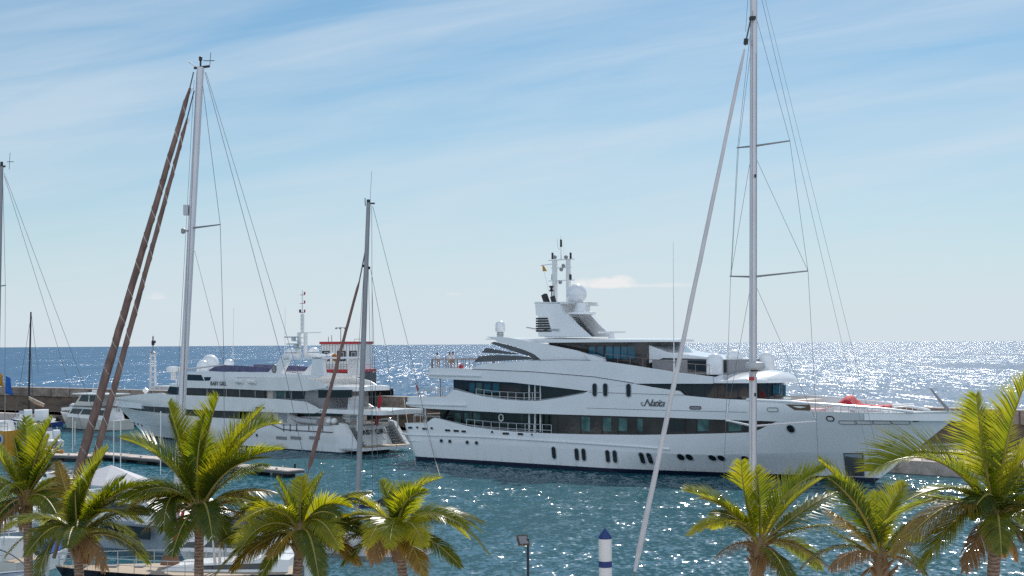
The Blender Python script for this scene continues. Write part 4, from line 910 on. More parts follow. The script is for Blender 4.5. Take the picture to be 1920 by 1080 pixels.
# concrete
def conc(name, base, dark, vs_, st):
    m, nt, b = nodes_mat(name); t = N(nt, 'ShaderNodeTexCoord'); mp = N(nt, 'ShaderNodeMapping'); mp.inputs['Scale'].default_value = st; lk(nt, t.outputs['Object'], mp.inputs[0])
    n = N(nt, 'ShaderNodeTexNoise'); n.inputs['Scale'].default_value = vs_; n.inputs['Detail'].default_value = 8; n.inputs['Roughness'].default_value = .65; lk(nt, mp.outputs[0], n.inputs['Vector'])
    n2 = N(nt, 'ShaderNodeTexNoise'); n2.inputs['Scale'].default_value = vs_*.12; n2.inputs['Detail'].default_value = 3; lk(nt, t.outputs['Object'], n2.inputs['Vector'])
    f = mth(nt, 'ADD', mth(nt, 'MULTIPLY', n.outputs['Fac'], .7), mth(nt, 'MULTIPLY', n2.outputs['Fac'], .3))
    lk(nt, ramp(nt, f, [(.36, dark), (.5, base), (.68, tuple(min(1, c*1.35) for c in base))]), b.inputs['Base Color']); b.inputs['Roughness'].default_value = .85
    bumpn(nt, n.outputs['Fac'], b, .12); return m
CON = conc('weathered_concrete', (.31, .25, .21), (.15, .12, .10), .6, (1, 1, 2.5)); ROCKM = conc('dark_stained_rock_wall', (.15, .108, .08), (.045, .035, .029), .35, (1, 1, 3.2))
QUAYM = conc('pale_quay_concrete', (.48, .41, .37), (.26, .23, .21), .8, (1, 1, 1))
def wallstrip(pts, prof, name, m_, parent=None):
    # prof: list of (offset towards the harbour, z)
    mb = MB(); vs = []; fs = []; P = [Vector((x, y, 0)) for x, y in pts]; n = len(prof)
    for i, p in enumerate(P):
        d = (P[min(i+1, len(P)-1)]-P[max(0, i-1)]).normalized(); nn = Vector((-d.y, d.x, 0))
        if nn.y > 0: nn = -nn
        for o_, z in prof: vs.append(p+nn*o_+Vector((0, 0, z)))
    for i in range(len(P)-1):
        for j in range(n): fs.append((i*n+j, i*n+(j+1) % n, (i+1)*n+(j+1) % n, (i+1)*n+j))
    fs.append(tuple(range(n))[::-1]); fs.append(tuple((len(P)-1)*n+j for j in range(n)))
    return mb.add(vs, fs).build(name, m_, parent, 20)
bk = thing('breakwater_wall', 'long brown concrete breakwater wall closing off the harbour from the sea', 'wall')
WP = []
for (a_, b_) in zip(WLN, WLN[1:]):
    for k in range(8): WP.append((a_[0]+(b_[0]-a_[0])*k/8, a_[1]+(b_[1]-a_[1])*k/8))
WP.append(WLN[-1])
wallstrip(WP, [(0, -1), (.0, 4.05), (-.5, 4.05), (-6, 2.5), (-9, -1)], 'rock_face', ROCKM, bk)
wallstrip(WP, [(.25, 4.052), (.25, 5.5), (-.9, 5.5), (-.9, 4.052)], 'parapet', CON, bk)
wallstrip(WP, [(.32, 5.502), (.32, 5.62), (-1.0, 5.62), (-1.0, 5.502)], 'coping', QUAYM, bk)
MBq = MB()
for i, (x, y) in enumerate(WP[:-1]):
    d = Vector((WP[i+1][0]-x, WP[i+1][1]-y, 0)); 
    for k in range(2):
        p = Vector((x, y, 0))+d*(k/2); nn = Vector((d.y, -d.x, 0)).normalized(); 
        if nn.y > 0: nn = -nn
        MBq.box(p+nn*.3+Vector((0, 0, 4.78)), (.12, .12, 1.4))
MBq.build('parapet_joints', ROCKM, bk)
_top = [Vector((x, y, 1.3)) for x, y in APR] + [Vector((x, y+.0, 1.3)) for x, y in WLN[::-1]]
_n = len(_top)
quay = struct(MB().add(_top+[p-Vector((0, 0, 2.3)) for p in _top], [tuple(range(_n)), tuple(range(_n, 2*_n))[::-1]]+[(i, (i+1) % _n, _n+(i+1) % _n, _n+i) for i in range(_n)]).build('quay', QUAYM, None, 0))
# promenade on the near side
prom = struct(MB().add([(-120, -60, 1.6), (140, -60, 1.6), (140, 53, 1.6), (-120, 53, 1.6), (-120, -60, -1), (140, -60, -1), (140, 53, -1), (-120, 53, -1)], [(0, 1, 2, 3), (3, 2, 6, 7), (0, 3, 7, 4), (1, 5, 6, 2), (4, 7, 6, 5), (0, 4, 5, 1)]).build('promenade', QUAYM, None, 0))
# slanting shadows of mooring lines are left to the lamps: the two lines along the right wall are real hoses
# right of the bow: gangway on the quay
gw = thing('gangway', 'white truss gangway rail on the quay below the superyacht bow', 'gangway')
def P3(px, py, z): return gz(px, py, z)
ga, gb = gz(1728, 842, 2.4), gz(1862, 839, 2.4)
ga.z = gb.z = 2.75; lowa, lowb = ga-Vector((0, 0, 1.45)), gb-Vector((0, 0, 1.45))
mb = MB().tube([ga, gb], .07, 6).tube([lowa, lowb], .09, 6).tube([ga-Vector((0, 0, .5)), gb-Vector((0, 0, .5))], .035, 5)
for k in range(9):
    p, q = ga.lerp(gb, k/8), lowa.lerp(lowb, k/8); mb.tube([p, q], .04, 5)
    if k < 8: mb.tube([q, ga.lerp(gb, (k+1)/8)] if k % 2 else [p, lowa.lerp(lowb, (k+1)/8)], .04, 5)
mb.build('truss_rail', GREY, gw)
back = Vector((.64, .77, 0))*1.6
mb = MB().tube([ga+back, gb+back], .06, 6).tube([lowa+back, lowb+back], .08, 6)
for k in range(9):
    mb.tube([ga.lerp(gb, k/8)+back, lowa.lerp(lowb, k/8)+back], .035, 5)
mb.build('truss_rail', GREY, gw)
MB().add([lowa, lowb, lowb+back, lowa+back]+[p-Vector((0, 0, .1)) for p in (lowa, lowb, lowb+back, lowa+back)], [(0, 1, 2, 3), (7, 6, 5, 4), (0, 4, 5, 1), (3, 2, 6, 7), (0, 3, 7, 4), (1, 5, 6, 2)]).build('walkway', WHITE2, gw)

# pilot tower
Yt = 206; pt = at(650, 700, Yt); sc_t = Yt/F
tw = thing('harbour_tower', 'white and black harbour control tower with red bands behind the smaller motor yacht', 'tower', (pt.x, pt.y, 1.3), R(-14))
zz = lambda py: at(650, py, Yt).z-1.3
Wt = 3.05
MB().box((0, 0, (zz(698)+0)/2), (2*Wt*1.12, 2*Wt, zz(698))).build('dark_base', DARK, tw)
mb = MB()
mb.box((0, 0, (zz(692)+zz(645))/2), (2*Wt*.95, 2*Wt*.9, zz(645)-zz(692))); mb.build('white_cabin', WHITE2, tw)
mb = MB()
for i in range(14): mb.box((-Wt*.93+i*.43, -Wt*.905, (zz(692)+zz(645))/2), (.05, .05, zz(646)-zz(691)))
mb.build('cladding_joint', GREY, tw)
MB().box((0, 0, (zz(692)+zz(697.5))/2), (2*Wt*1.14, 2*Wt*1.02, zz(692)-zz(697.5))).build('red_band', RED, tw)
MB().box((0, 0, (zz(645)+zz(640.5))/2), (2*Wt*1.0, 2*Wt*.96, zz(640.5)-zz(645))).build('red_roof_edge', RED, tw)
for x in (-2.1, .25, 2.0):
    fr_w = MB().box((x, -Wt*.915, zz(667)), (1.15 if x != .25 else 1.3, .06, 1.45)).build('window', DARK, tw)
    MB().box((x+.1, -Wt*.93, zz(666.5)), (.62, .06, 1.05)).build('pane', FRAMEM, fr_w)
    MB().box((x+.1, -Wt*.945, zz(666.5)), (.42, .05, .85)).build('pane', GLASS, fr_w)
mb = MB(); zr = zz(690)
for x in (-3.3, -1.6, 0, 1.6, 3.3): mb.tube([(x, -Wt*1.05, zz(692)), (x, -Wt*1.05, zz(683))], .03, 5)
for z in (zz(683), zz(687)): mb.tube([(-3.3, -Wt*1.05, z), (3.3, -Wt*1.05, z)], .03, 5)
mb.tube([(3.3, -Wt*1.05, zz(683)), (3.3, Wt, zz(683))], .03, 5)
mb.build('gallery_rail', GREY, tw)
mb = MB().tube([(-.9, 0, zz(641)), (-.9, 0, zz(613))], .06, 6).tube([(-1.6, 0, zz(614.5)), (-.2, 0, zz(614.5))], .05, 5)
for x in (-1.6, -1.0, -.2): mb.lathe((x, 0, zz(617)), [(.22, 0), (.1, .25)], 8)
mb.tube([(-2.3, 0, zz(641)), (-2.3, 0, zz(628))], .05).tube([(-2.8, 0, zz(641)), (-2.8, 0, zz(631))], .05).tube([(1.2, 0, zz(641)), (1.2, 0, zz(636)), (2.6, 0, zz(636)), (2.6, 0, zz(641))], .04)
mb.build('roof_aerials', GREY, tw)
# leaning black fin to the right
MB().prism([(Wt*1.12, 0), (Wt*1.28, 0), (Wt*1.12, zz(700))], -2.2, 2.2, lambda s, t, z: Vector((s, t, z))).build('buttress', DARK, tw)
# beacon
pb = at(286.5, 740, 262)
bc = thing('lattice_beacon', 'white lattice beacon mast on the breakwater near the bow of the smaller motor yacht', 'beacon', (pb.x, pb.y, 3.0))
zB = lambda py: at(286, py, 262).z-3.0
mb = MB(); w_ = .95
for x in (-w_/2*1.0, w_/2):
    for y in (-w_/2, w_/2): mb.tube([(x*1.05, y, 0), (x*.75, y*.75, zB(662))], .11, 5)
for k in range(9):
    z = (zB(662))*(k+.5)/9; q = 1.05-.3*k/9
    mb.box((0, -w_/2*q, z), (w_*q, .1, .28)).box((0, w_/2*q, z), (w_*q, .1, .28)).box((-w_/2*q, 0, z), (.1, w_*q, .28)).box((w_/2*q, 0, z), (.1, w_*q, .28))
mb.build('lattice', WHITE2, bc)
MB().lathe((0, 0, zB(662)), [(.5, 0), (.6, .1), (.25, .3), (.12, .5), (.08, 2.2)], 10).build('lantern_stem', GREY, bc)
MB().lathe((0, 0, zB(648)), [(.05, 0), (.28, .1), (.3, .8), (.12, 1.0), (.12, 1.6), (.05, 1.8)], 10).box((.25, 0, zB(641)), (.5, .08, .5)).build('lantern', DARK, bc)
# pale shed and parked objects on the quay between the beacon and the yacht
p = at(318, 733, 262); sh = thing('quay_shed', 'small pale corrugated shed beside the lattice beacon', 'shed', (p.x, p.y, 1.3), R(-40))
mb = MB().box((0, 0, 2.2), (6.0, 3, 4.4)); mb.build('shed_wall', WHITE2, sh)
mb = MB()
for i in range(15): mb.box((-2.8+i*.4, -1.53, 2.2), (.08, .06, 4.3))
mb.build('corrugation', FRAMEM, sh)

# ================================================================ GENERIC BOATS
def boat_frame(name, label, cat, bow, stern, group=None):
    d = Vector(bow)-Vector(stern); L_ = math.hypot(d.x, d.y); rz = math.atan2(d.y, d.x)
    return thing(name, label, cat, (stern[0], stern[1], 0), rz, group), L_
def hull_mesh(L, B, fb0, fb1, rake=.12, zlo=-.4, P=2.0, knuck=.25, transom=.85, z0=None, nr=8, nx=44):
    vs = []; fs = []
    def topz(u): return fb0 + (fb1-fb0)*u**2
    zl = zlo if z0 is None else z0
    for i in range(nx+1):
        u = 1-(1-i/nx)**1.4 if False else i/nx
        for j in range(nr+1):
            zt = topz(u); z = zl+(zt-zl)*j/nr; q = clamp((z-zlo)/(zt-zlo))
            Lz = L*(1-rake*(1-q)); tap = .38; uu = clamp((u-tap)/(1-tap))
            w_ = B/2*(transom+(1-transom)*math.sin(min(u/.45, 1)*math.pi/2))*(1-uu**(P*(.72+.28*q)))*(.80+.20*q**.6)*(1-knuck*uu*(1-q))
            vs.append((u*Lz, w_, z))
    n = nr+1
    mir = [(x, -y, z) for x, y, z in vs]; mb = MB()
    f = [(i*n+j, i*n+j+1, (i+1)*n+j+1, (i+1)*n+j) for i in range(nx) for j in range(nr)]
    mb.add(vs, f); mb.add(mir, f)
    mb.add([v for v in vs[:n]]+[v for v in mir[:n]], [(j, j+1, n+j+1, n+j) for j in range(nr)])
    return mb, topz
def deck_mesh(L, B, topz, P=2.0, dz=-.06, transom=.85, s0=0, s1=1.0, inset=.06, nx=30, crown=.08):
    vs = []; fs = []
    for i in range(nx+1):
        u = s0+(s1-s0)*i/nx; tap = .38; uu = clamp((u-tap)/(1-tap))
        w_ = max(0, B/2*(transom+(1-transom)*math.sin(min(u/.45, 1)*math.pi/2))*(1-uu**P)-inset)
        for k in range(5): y = -1+k/2; vs.append((u*L, w_*y, topz(u)+dz+crown*(1-y*y)))
    for i in range(nx):
        for k in range(4): fs.append((i*5+k, i*5+k+1, (i+1)*5+k+1, (i+1)*5+k))
    return MB().add(vs, fs)
def cabin(poly, hw, taper=.85, side='window'):
    """poly of (x,z); half width hw at the bottom, tapering upwards"""
    z0 = min(z for x, z in poly); z1 = max(z for x, z in poly)
    W_ = lambda x, z: hw*(1-(1-taper)*(z-z0)/max(z1-z0, .01))
    n = len(poly); vs = [(x, W_(x, z), z) for x, z in poly]+[(x, -W_(x, z), z) for x, z in poly]
    return MB().add(vs, [tuple(range(n)), tuple(range(n, 2*n))[::-1]]+[(i, (i+1) % n, n+(i+1) % n, n+i) for i in range(n)]), W_
def side_glass(root, polys, W_, m_, name='window', off=.02):
    for P_ in polys:
        for sg in (1, -1):
            n = len(P_); a_ = [(x, sg*(W_(x, z)+off), z) for x, z in P_]; b_ = [(x, sg*(W_(x, z)-.05), z) for x, z in P_]
            MB().add(a_+b_, [tuple(range(n)), tuple(range(n, 2*n))[::-1]]+[(i, (i+1) % n, n+(i+1) % n, n+i) for i in range(n)]).build(name, m_, root, 20)
def boat_rail(root, L, B, topz, s0, s1, h=.65, n=9, r=.02, P=2.0, tr=.85):
    mb = MB(); pts = {1: [], -1: []}
    for i in range(n+1):
        u = s0+(s1-s0)*i/n; uu = clamp((u-.38)/.62); w_ = max(.05, B/2*(tr+(1-tr)*math.sin(min(u/.45, 1)*math.pi/2))*(1-uu**P)-.1)
        for sg in (1, -1):
            p = Vector((u*L, sg*w_, topz(u))); pts[sg].append(p+Vector((0, 0, h))); mb.tube([p, p+Vector((0, 0, h))], r, 5)
    for sg in (1, -1): mb.tube(pts[sg], r*1.1, 5); mb.tube([p-Vector((0, 0, h*.45)) for p in pts[sg]], r*.7, 4)
    mb.tube([pts[1][-1], pts[-1][-1]], r*1.1, 5)
    return mb.build('guard_rail', STEEL, root)
def mw(o, root):      # parent keeping world-space mesh coordinates
    inv = (Matrix.Translation(root.location) @ Matrix.Rotation(root.rotation_euler.z, 4, 'Z')).inverted()
    o.data.transform(inv); o.parent = root; return o
def wires(root, segs, r, m_=WIRE, name='shroud'):
    for sgm in segs: mw(MB().tube(sgm, r, 4).build(name, m_), root)

# ---- sailing yacht A: black hull, twin brown furled headsails
def sail_roll(root, p0, p1, r, m_, seed=0, name='furled_headsail', taper=.45):
    rnd = random.Random(seed); n = 26; pts = []; rs = []
    for i in range(n+1):
        q = i/n; p = Vector(p0).lerp(Vector(p1), q); pts.append(p + Vector((rnd.uniform(-.05, .05)*r, 0, 0)))
        rs.append(r*(1-(1-taper)*q)*(1+rnd.uniform(-.05, .06))*(1 if 0 < i < n else .5))
    o = MB().tube(pts, rs, 10).build(name, m_, None, 60); return mw(o, root)
def helix(root, p0, p1, r, turns, m_=None):
    p0, p1 = Vector(p0), Vector(p1); n = turns*8; pts = []
    for i in range(n+1):
        q = i/n; a_ = q*turns*6.283; rr = r*(1-.5*q)+.02
        pts.append(p0.lerp(p1, q)+Vector((math.cos(a_)*rr, -math.sin(a_)*rr, 0)))
    return mw(MB().tube(pts, .018, 4).build('lashing_line', CANVC), root)
YA = 76.0
a_foot = at(325, 1050, YA); a_top = at(376, 126, YA)
bowA = at(104, 1055, YA-.3); sternA = at(560, 1064, YA-.9)
rA, LA = boat_frame('sailing_yacht', 'black hulled sailing yacht with teak foredeck and two brown furled headsails', 'sailing yacht', bowA, sternA)
hm, tzA = hull_mesh(LA, 4.4, 1.25, 1.40, .10, transom=.7, P=1.9); hm.build('hull', BLACKH, rA, 40)
deck_mesh(LA, 4.4, tzA, 1.9, .0, .7).build('deck', TEAK, rA)
LocA = lambda p: (Matrix.Translation(rA.location) @ Matrix.Rotation(rA.rotation_euler.z, 4, 'Z')).inverted() @ Vector(p)
xm = LocA(a_foot).x
cm, Wc = cabin([(xm-6.5, 1.3), (xm+.3, 1.3), (xm-.6, 1.62), (xm-5.5, 1.95), (xm-6.5, 1.9)], 1.15); cm.build('coachroof', WHITE2, rA, 20)
side_glass(rA, [[(xm-5.4, 1.45), (xm-1.5, 1.42), (xm-2.0, 1.62), (xm-5.3, 1.75)]], Wc, GLASS)
MB().lathe((xm, 0, 1.5), [(.55, 0), (.5, .12), (.38, .5), (.34, .55)], 16, sq=.6).build('mast_collar', TEAK2, rA)
boat_rail(rA, LA, 4.4, tzA, .35, .985, .7, 9)
for k, x in enumerate((xm+1.6, xm+3.0, xm+4.6)): MB().box((x, .1*k, tzA(x/LA)+.12), (.5, .5, .07)).build('deck_hatch', GREY, rA)
mw(MB().tube([a_foot, a_foot.lerp(a_top, .5), a_top], [.215, .205, .20], 14).build('mast', ALU), rA)
for q, nm in ((.0, 'a'),):
    p = a_top; mw(MB().tube([p-Vector((.35, 0, .05)), p+Vector((.5, 0, .05))], .07, 6).tube([p, p+Vector((0, 0, .45))], .05, 6).tube([p-Vector((.2, 0, 0)), p+Vector((-.65, 0, .3))], .02, 5).tube([p+Vector((.5, 0, .1)), p+Vector((.55, 0, .8))], .015, 4).tube([p+Vector((.15, 0, .35)), p+Vector((.75, 0, .35))], .02, 4).lathe(p+Vector((0, 0, .35)), [(.09, 0), (.1, .2), (.03, .25)], 8).build('masthead_gear', DARK), rA)
helix(rA, at(140, 905, YA+.6), at(356, 165, YA), .25, 15); helix(rA, at(166, 905, YA+.6), at(351, 222, YA), .19, 13)
wires(rA, [[at(333, 1000, YA-.25), at(369, 135, YA-.25)], [at(318, 1000, YA-.1), at(364, 150, YA-.1)], [at(335, 1040, YA-.3), at(352, 430, YA-.28)]], .010, name='halyard')
rb = at(349, 394, YA-.1); mw(MB().box(rb, (.25, .3, .55)).build('mast_box', FRAMEM), rA)
rl = at(347, 433, YA-.1); mw(MB().box(rl+Vector((.12, 0, 0)), (.35, .12, .07)).lathe(rl+Vector((-.1, 0, -.15)), [(.05, 0), (.12, .05), (.12, .25), (.05, .3)], 10).build('mast_lamp', GREY), rA)
sail_roll(rA, at(140, 905, YA+.6), at(356, 165, YA), .27, SAILB, 1); sail_roll(rA, at(166, 905, YA+.6), at(351, 222, YA), .20, SAILB, 2)
mw(MB().tube([at(140, 905, YA+.6), at(101, 1046, YA+1.5)], [.18, .1], 8).build('furler_drum', SAILB), rA); mw(MB().tube([at(166, 905, YA+.6), at(128, 1046, YA+1.3)], [.15, .08], 8).build('furler_drum', SAILB), rA)
wires(rA, [[at(356, 165, YA), at(363, 135, YA)], [at(351, 222, YA), at(364, 170, YA)]], .035)
mw(MB().tube([at(357, 428, YA), at(413, 421, YA-1.2)], [.06, .035], 6).build('spreader', ALUD), rA)
mw(MB().tube([at(341, 690, YA), at(352, 692, YA), at(420, 684, YA-1.2)], [.06, .06, .04], 6).build('spreader', ALU), rA)
wires(rA, [[at(379, 150, YA), at(413, 421, YA-1.2), at(420, 684, YA-1.2), at(421, 1055, YA-1.5)], [at(365, 470, YA), at(420, 684, YA-1.2)], [at(386, 135, YA), at(556, 690, YA-2), at(640, 1000, YA-3)], [at(384, 135, YA), at(533, 690, YA-2), at(600, 1000, YA-3)]], .013)
mw(MB().tube([at(312, 990, YA+.5), at(440, 962, YA-1.5), at(520, 950, YA-2)], [.12, .12, .10], 8).build('boom', ALU), rA)
mw(MB().tube([at(344, 958, YA-.3), at(333, 1000, YA-.3), at(328, 1018, YA-.3)], [.08, .20, .13], 7).build('red_flag', REDC), rA)
mw(MB().tube([at(321, 985, YA-.3), at(321, 1008, YA-.3)], [.14, .10], 7).build('green_flag', GREENC), rA)
for x in (398, 412): mw(MB().tube([at(x, 1005, YA-1.7), at(x+(6 if x < 400 else 0), 1062, YA-1.7)], [.03, .09], 6).build('rigging_screw', CANVC), rA)

# ---- sailing yacht B: grey mast, dark boom cover
YB = 90.0
b_foot = at(669, 985, YB); b_top = at(691, 380, YB)
rB, LB = boat_frame('sailing_yacht', 'sailing yacht with grey mast and navy boom cover half hidden by two palms', 'sailing yacht', at(548, 985, YB+1), at(800, 1010, YB-1.5))
hm, tzB = hull_mesh(LB, 3.2, .95, 1.3); hm.build('hull', WHITE2, rB, 40); deck_mesh(LB, 3.2, tzB).build('deck', WHITE, rB)
cm, Wc = cabin([(1.8, 1.0), (LB*.62, 1.1), (LB*.56, 1.45), (2.2, 1.6), (1.8, 1.5)], 1.0); cm.build('coachroof', WHITE2, rB, 20)
boat_rail(rB, LB, 3.2, tzB, 0, .98, .6, 9)
mw(MB().tube([b_foot, b_foot.lerp(b_top, .6), b_top], [.17, .165, .13], 12).build('mast', ALUD), rB)
p = b_top; mw(MB().tube([p, p+Vector((0, 0, .2))], .12, 6).tube([p-Vector((.2, 0, .2)), p+Vector((-.22, 0, .3))], .03, 5).tube([p+Vector((.1, 0, 0)), p+Vector((.2, 0, 2.0))], .01, 4).box(p+Vector((.2, 0, -.05)), (.4, .1, .1)).build('masthead_gear', DARK), rB)
sail_roll(rB, at(579, 880, YB+.8), at(674, 526, YB), .15, SAILP, 3, taper=.5)
wires(rB, [[at(674, 526, YB), at(688, 455, YB)], [at(552, 985, YB+1), at(579, 880, YB+.8)]], .04)
mw(MB().tube([at(680, 498, YB), at(694, 503, YB)], .1, 6).build('mast_fitting', DARK), rB)
wires(rB, [[at(699, 387, YB), at(765, 645, YB-.5), at(820, 880, YB-1)], [at(697, 385, YB), at(699, 985, YB-1.4)], [at(695, 505, YB), at(725, 660, YB-1), at(760, 1000, YB-1.4)], [at(690, 460, YB), at(700, 985, YB+1.5)], [at(683, 500, YB), at(650, 985, YB-1.4)], [at(686, 470, YB), at(664, 985, YB+1.3)], [at(697, 520, YB), at(712, 985, YB+1.4)]], .013)
mw(MB().tube([at(676, 950, YB-.1), at(705, 946, YB-.3), at(722, 940, YB-.4), at(765, 952, YB-1)], [.14, .22, .34, .18], 9).build('boom_cover', SAILN, None, 60), rB)
mw(MB().tube([at(672, 968, YB), at(775, 955, YB-1)], .08, 6).build('boom', ALU), rB)
mw(MB().tube([at(440, 940, YB-6), at(560, 927, YB-6)], .06, 6).build('gangway_pole', ALU), rB) if False else None

# ---- sailing yacht C: tall mast at right, hull below the picture
c_foot = at(1411, 1160, 61.0); c_top = at(1413.5, -170, 61.0)
rC, LC = boat_frame('sailing_yacht', 'sailing yacht with the tallest mast, crossing the superyacht wheelhouse, and a white furled headsail', 'sailing yacht', at(1176, 1140, 57), at(1720, 1150, 67))
hm, tzC = hull_mesh(LC, 4.4, 1.1, 1.55); hm.build('hull', WHITE2, rC, 40); deck_mesh(LC, 4.4, tzC).build('deck', TEAK, rC)
cm, Wc = cabin([(2.5, 1.1), (LC*.62, 1.25), (LC*.55, 1.7), (3.2, 1.9), (2.5, 1.8)], 1.3); cm.build('coachroof', WHITE2, rC, 20)
boat_rail(rC, LC, 4.4, tzC, 0, .985, .65, 10)
mw(MB().tube([c_foot, c_foot.lerp(c_top, .5), c_top], [.175, .165, .155], 14).build('mast', ALU), rC)
YC = 61.0
sail_roll(rC, at(1190, 1072, 57.6), at(1396, 92, 60.8), .115, SAILW, 5, taper=.62)
wires(rC, [[at(1176, 1138, 57), at(1190, 1072, 57.6)], [at(1397, 85, 60.8), at(1411, 20, 61)]], .035)
wires(rC, [[at(1409, 1120, YC-.2), at(1411, 20, YC-.2)], [at(1418, 1120, YC-.2), at(1418, 100, YC-.2)]], .008, name='halyard')
for y_ in (330, 740): mw(MB().box(at(1416, y_, YC-.17), (.07, .06, .14)).build('mast_cleat', DARK), rC)
p = at(1398, 78, 60.8); mw(MB().tube([p-Vector((.0, 0, .12)), p+Vector((.03, 0, .12))], .10, 8).build('furler_swivel', DARK), rC)
p = at(1411, 35, 60.8); mw(MB().box(p+Vector((-.02, -.1, 0)), (.25, .3, .12)).build('mast_fitting', DARK), rC)
for (l, mcx, r_) in (((1382, 277), (1413, 274), (1481, 264)), ((1369, 518), (1412, 519), (1515, 508)), ((1361, 788), (1412, 799), (1531, 790))):
    for e, dY in ((l, 1.3), (r_, -.9)):
        mw(MB().tube([at(*mcx, YC), at(*e, YC+dY)], [.05, .032], 6).build('spreader', ALU if mcx[1] > 700 else ALUD), rC)
wires(rC, [[at(1420, 40, YC), at(1481, 264, YC-.9), at(1515, 508, YC-.9), at(1531, 790, YC-.9), at(1545, 1150, YC-1)],
           [at(1408, 50, YC), at(1383, 277, YC+1.3), at(1370, 518, YC+1.3), at(1361, 788, YC+1.3), at(1350, 1100, YC+1.2)],
           [at(1412, 60, YC), at(1385, 277, YC+1.3), at(1371, 518, YC+1.3)],
           [at(1419, 300, YC), at(1515, 508, YC-.9)], [at(1407, 300, YC), at(1370, 518, YC+1.3)], [at(1419, 540, YC), at(1490, 700, YC-.9), at(1531, 790, YC-.9)], [at(1407, 540, YC), at(1361, 788, YC+1.3)],
           [at(1430, -20, YC), at(1610, 700, 64), at(1715, 1140, 66.8)], [at(1424, -20, YC), at(1592, 700, 64), at(1700, 1150, 66.5)], [at(1402, 0, YC), at(1398, 60, YC)]], .0085)
rp = at(1416, 684, YC-.35); mw(MB().lathe(rp-Vector((0, 0, .16)), [(.2, -.05), (.40, 0), (.44, .08), (.38, .26), (.1, .3)], 18, sq=.9).build('radar_dome', FRAMEM, None, 60), rC)
mw(MB().box(at(1413, 694, YC-.1), (.3, .5, .1)).build('radar_bracket', DARK), rC)
mw(MB().box(at(1409, 710, YC-.22), (.22, .15, .14)).build('steaming_lamp', RED), rC)
for (px, py) in ((1365, 780), (1528, 775)): mw(MB().tube([at(px, py-18, YC), at(px-(3 if px < 1400 else -1), py+10, YC)], .03, 5).build('shroud_end', STEEL), rC)
# ---- yacht D: mast at the left edge
YD = 88.0
rD, LDD = boat_frame('sailing_yacht', 'sailing yacht whose mast stands at the left edge of the photo', 'sailing yacht', at(-150, 980, YD+2), at(60, 965, YD+8))
hm, tzD = hull_mesh(LDD, 3.0, .9, 1.25); hm.build('hull', GREYP, rD, 40); deck_mesh(LDD, 3.0, tzD).build('deck', WHITE, rD)
cm, Wc = cabin([(1.5, .95), (LDD*.6, 1.05), (LDD*.54, 1.4), (2, 1.5)], .9); cm.build('coachroof', WHITE2, rD, 20)
d_top = at(3, 312, YD+5); mw(MB().tube([at(-10, 965, YD+5), d_top], [.13, .12], 10).build('mast', ALUD), rD)
mw(MB().tube([d_top, d_top+Vector((0, 0, .3))], .1, 6).box(d_top, (.5, .1, .12)).tube([d_top+Vector((.5, 0, -.2)), d_top+Vector((.55, 0, .9))], .015, 4).tube([d_top+Vector((.35, 0, .3)), d_top+Vector((.8, 0, .3))], .02, 4).build('masthead_gear', DARK), rD)
mw(MB().tube([at(-4, 537, YD+5), at(11, 535, YD+5)], .04, 5).build('spreader', ALUD), rD)
wires(rD, [[at(5, 320, YD+5), at(10, 535, YD+5), at(8, 960, YD+5)], [at(8, 325, YD+5), at(130, 650, YD+7), at(205, 850, YD+8)], [at(8, 330, YD+5), at(105, 640, YD+7), at(165, 840, YD+8)]], .013)
# ---- yacht E: small dark mast by the breakwater
p0 = gz(52, 788, .9); YE = p0.y
rE, LE = boat_frame('sailing_boat', 'small sailing boat with a dark mast and beige furled boom by the breakwater', 'sailing boat', at(20, 786, YE+2), at(108, 790, YE-4))
hm, tzE = hull_mesh(LE, 2.8, .8, 1.1); hm.build('hull', BLUEP, rE, 40); deck_mesh(LE, 2.8, tzE).build('deck', WHITE2, rE)
cm, Wc = cabin([(1.5, .85), (LE*.6, .95), (LE*.52, 1.3), (1.8, 1.4)], .8); cm.build('coachroof', WHITE2, rE, 20)
mw(MB().tube([at(53, 787, YE), at(58, 585, YE)], [.20, .13], 8).build('mast', DARK), rE)
mw(MB().tube([at(54, 748, YE-.2), at(66, 754, YE-.5), at(82, 762, YE-1)], [.12, .30, .14], 8).build('furled_sail', mat('beige_sail_cloth', (.42, .27, .17), .8, var=.2), None, 60), rE)
mw(MB().tube([at(54, 744, YE-.2), at(83, 758, YE-1)], .10, 6).build('gaff', CANVC), rE)
wires(rE, [[at(57, 600, YE), at(28, 780, YE)], [at(57, 640, YE), at(64, 785, YE-2)], [at(59, 590, YE), at(72, 700, YE-3)]], .035)

# ================================================================ MOTOR BOATS
# cabin cruiser behind the brown sails
bowp, stp = at(113, 800, 230), at(234, 806, 221)
rc, Lc = boat_frame('cabin_cruiser', 'old grey and white flybridge cruiser behind the brown furled headsails', 'motor boat', bowp, stp)
hm, tz = hull_mesh(Lc, 4.6, 2.0, 3.3, .13, P=1.8); hm.build('hull', CREAM, rc, 30); deck_mesh(Lc, 4.6, tz, 1.8).build('deck', WHITE, rc)
rc.scale.z = .78
hm, _ = hull_mesh(Lc*1.002, 4.66, .12, .12, .13, P=1.8, nr=2); hm.build('waterline_paint', DARK, rc)
MB().tube([(u*Lc, 0, 0) for u in (0, .1)], .01).build('keel_bolt', DARK, rc) if False else None
cm, Wc = cabin([(2.4, 2.0), (Lc*.74, 2.5), (Lc*.66, 4.6), (2.8, 4.5)], 1.95, .9); cm.build('deckhouse', WHITE2, rc, 20)
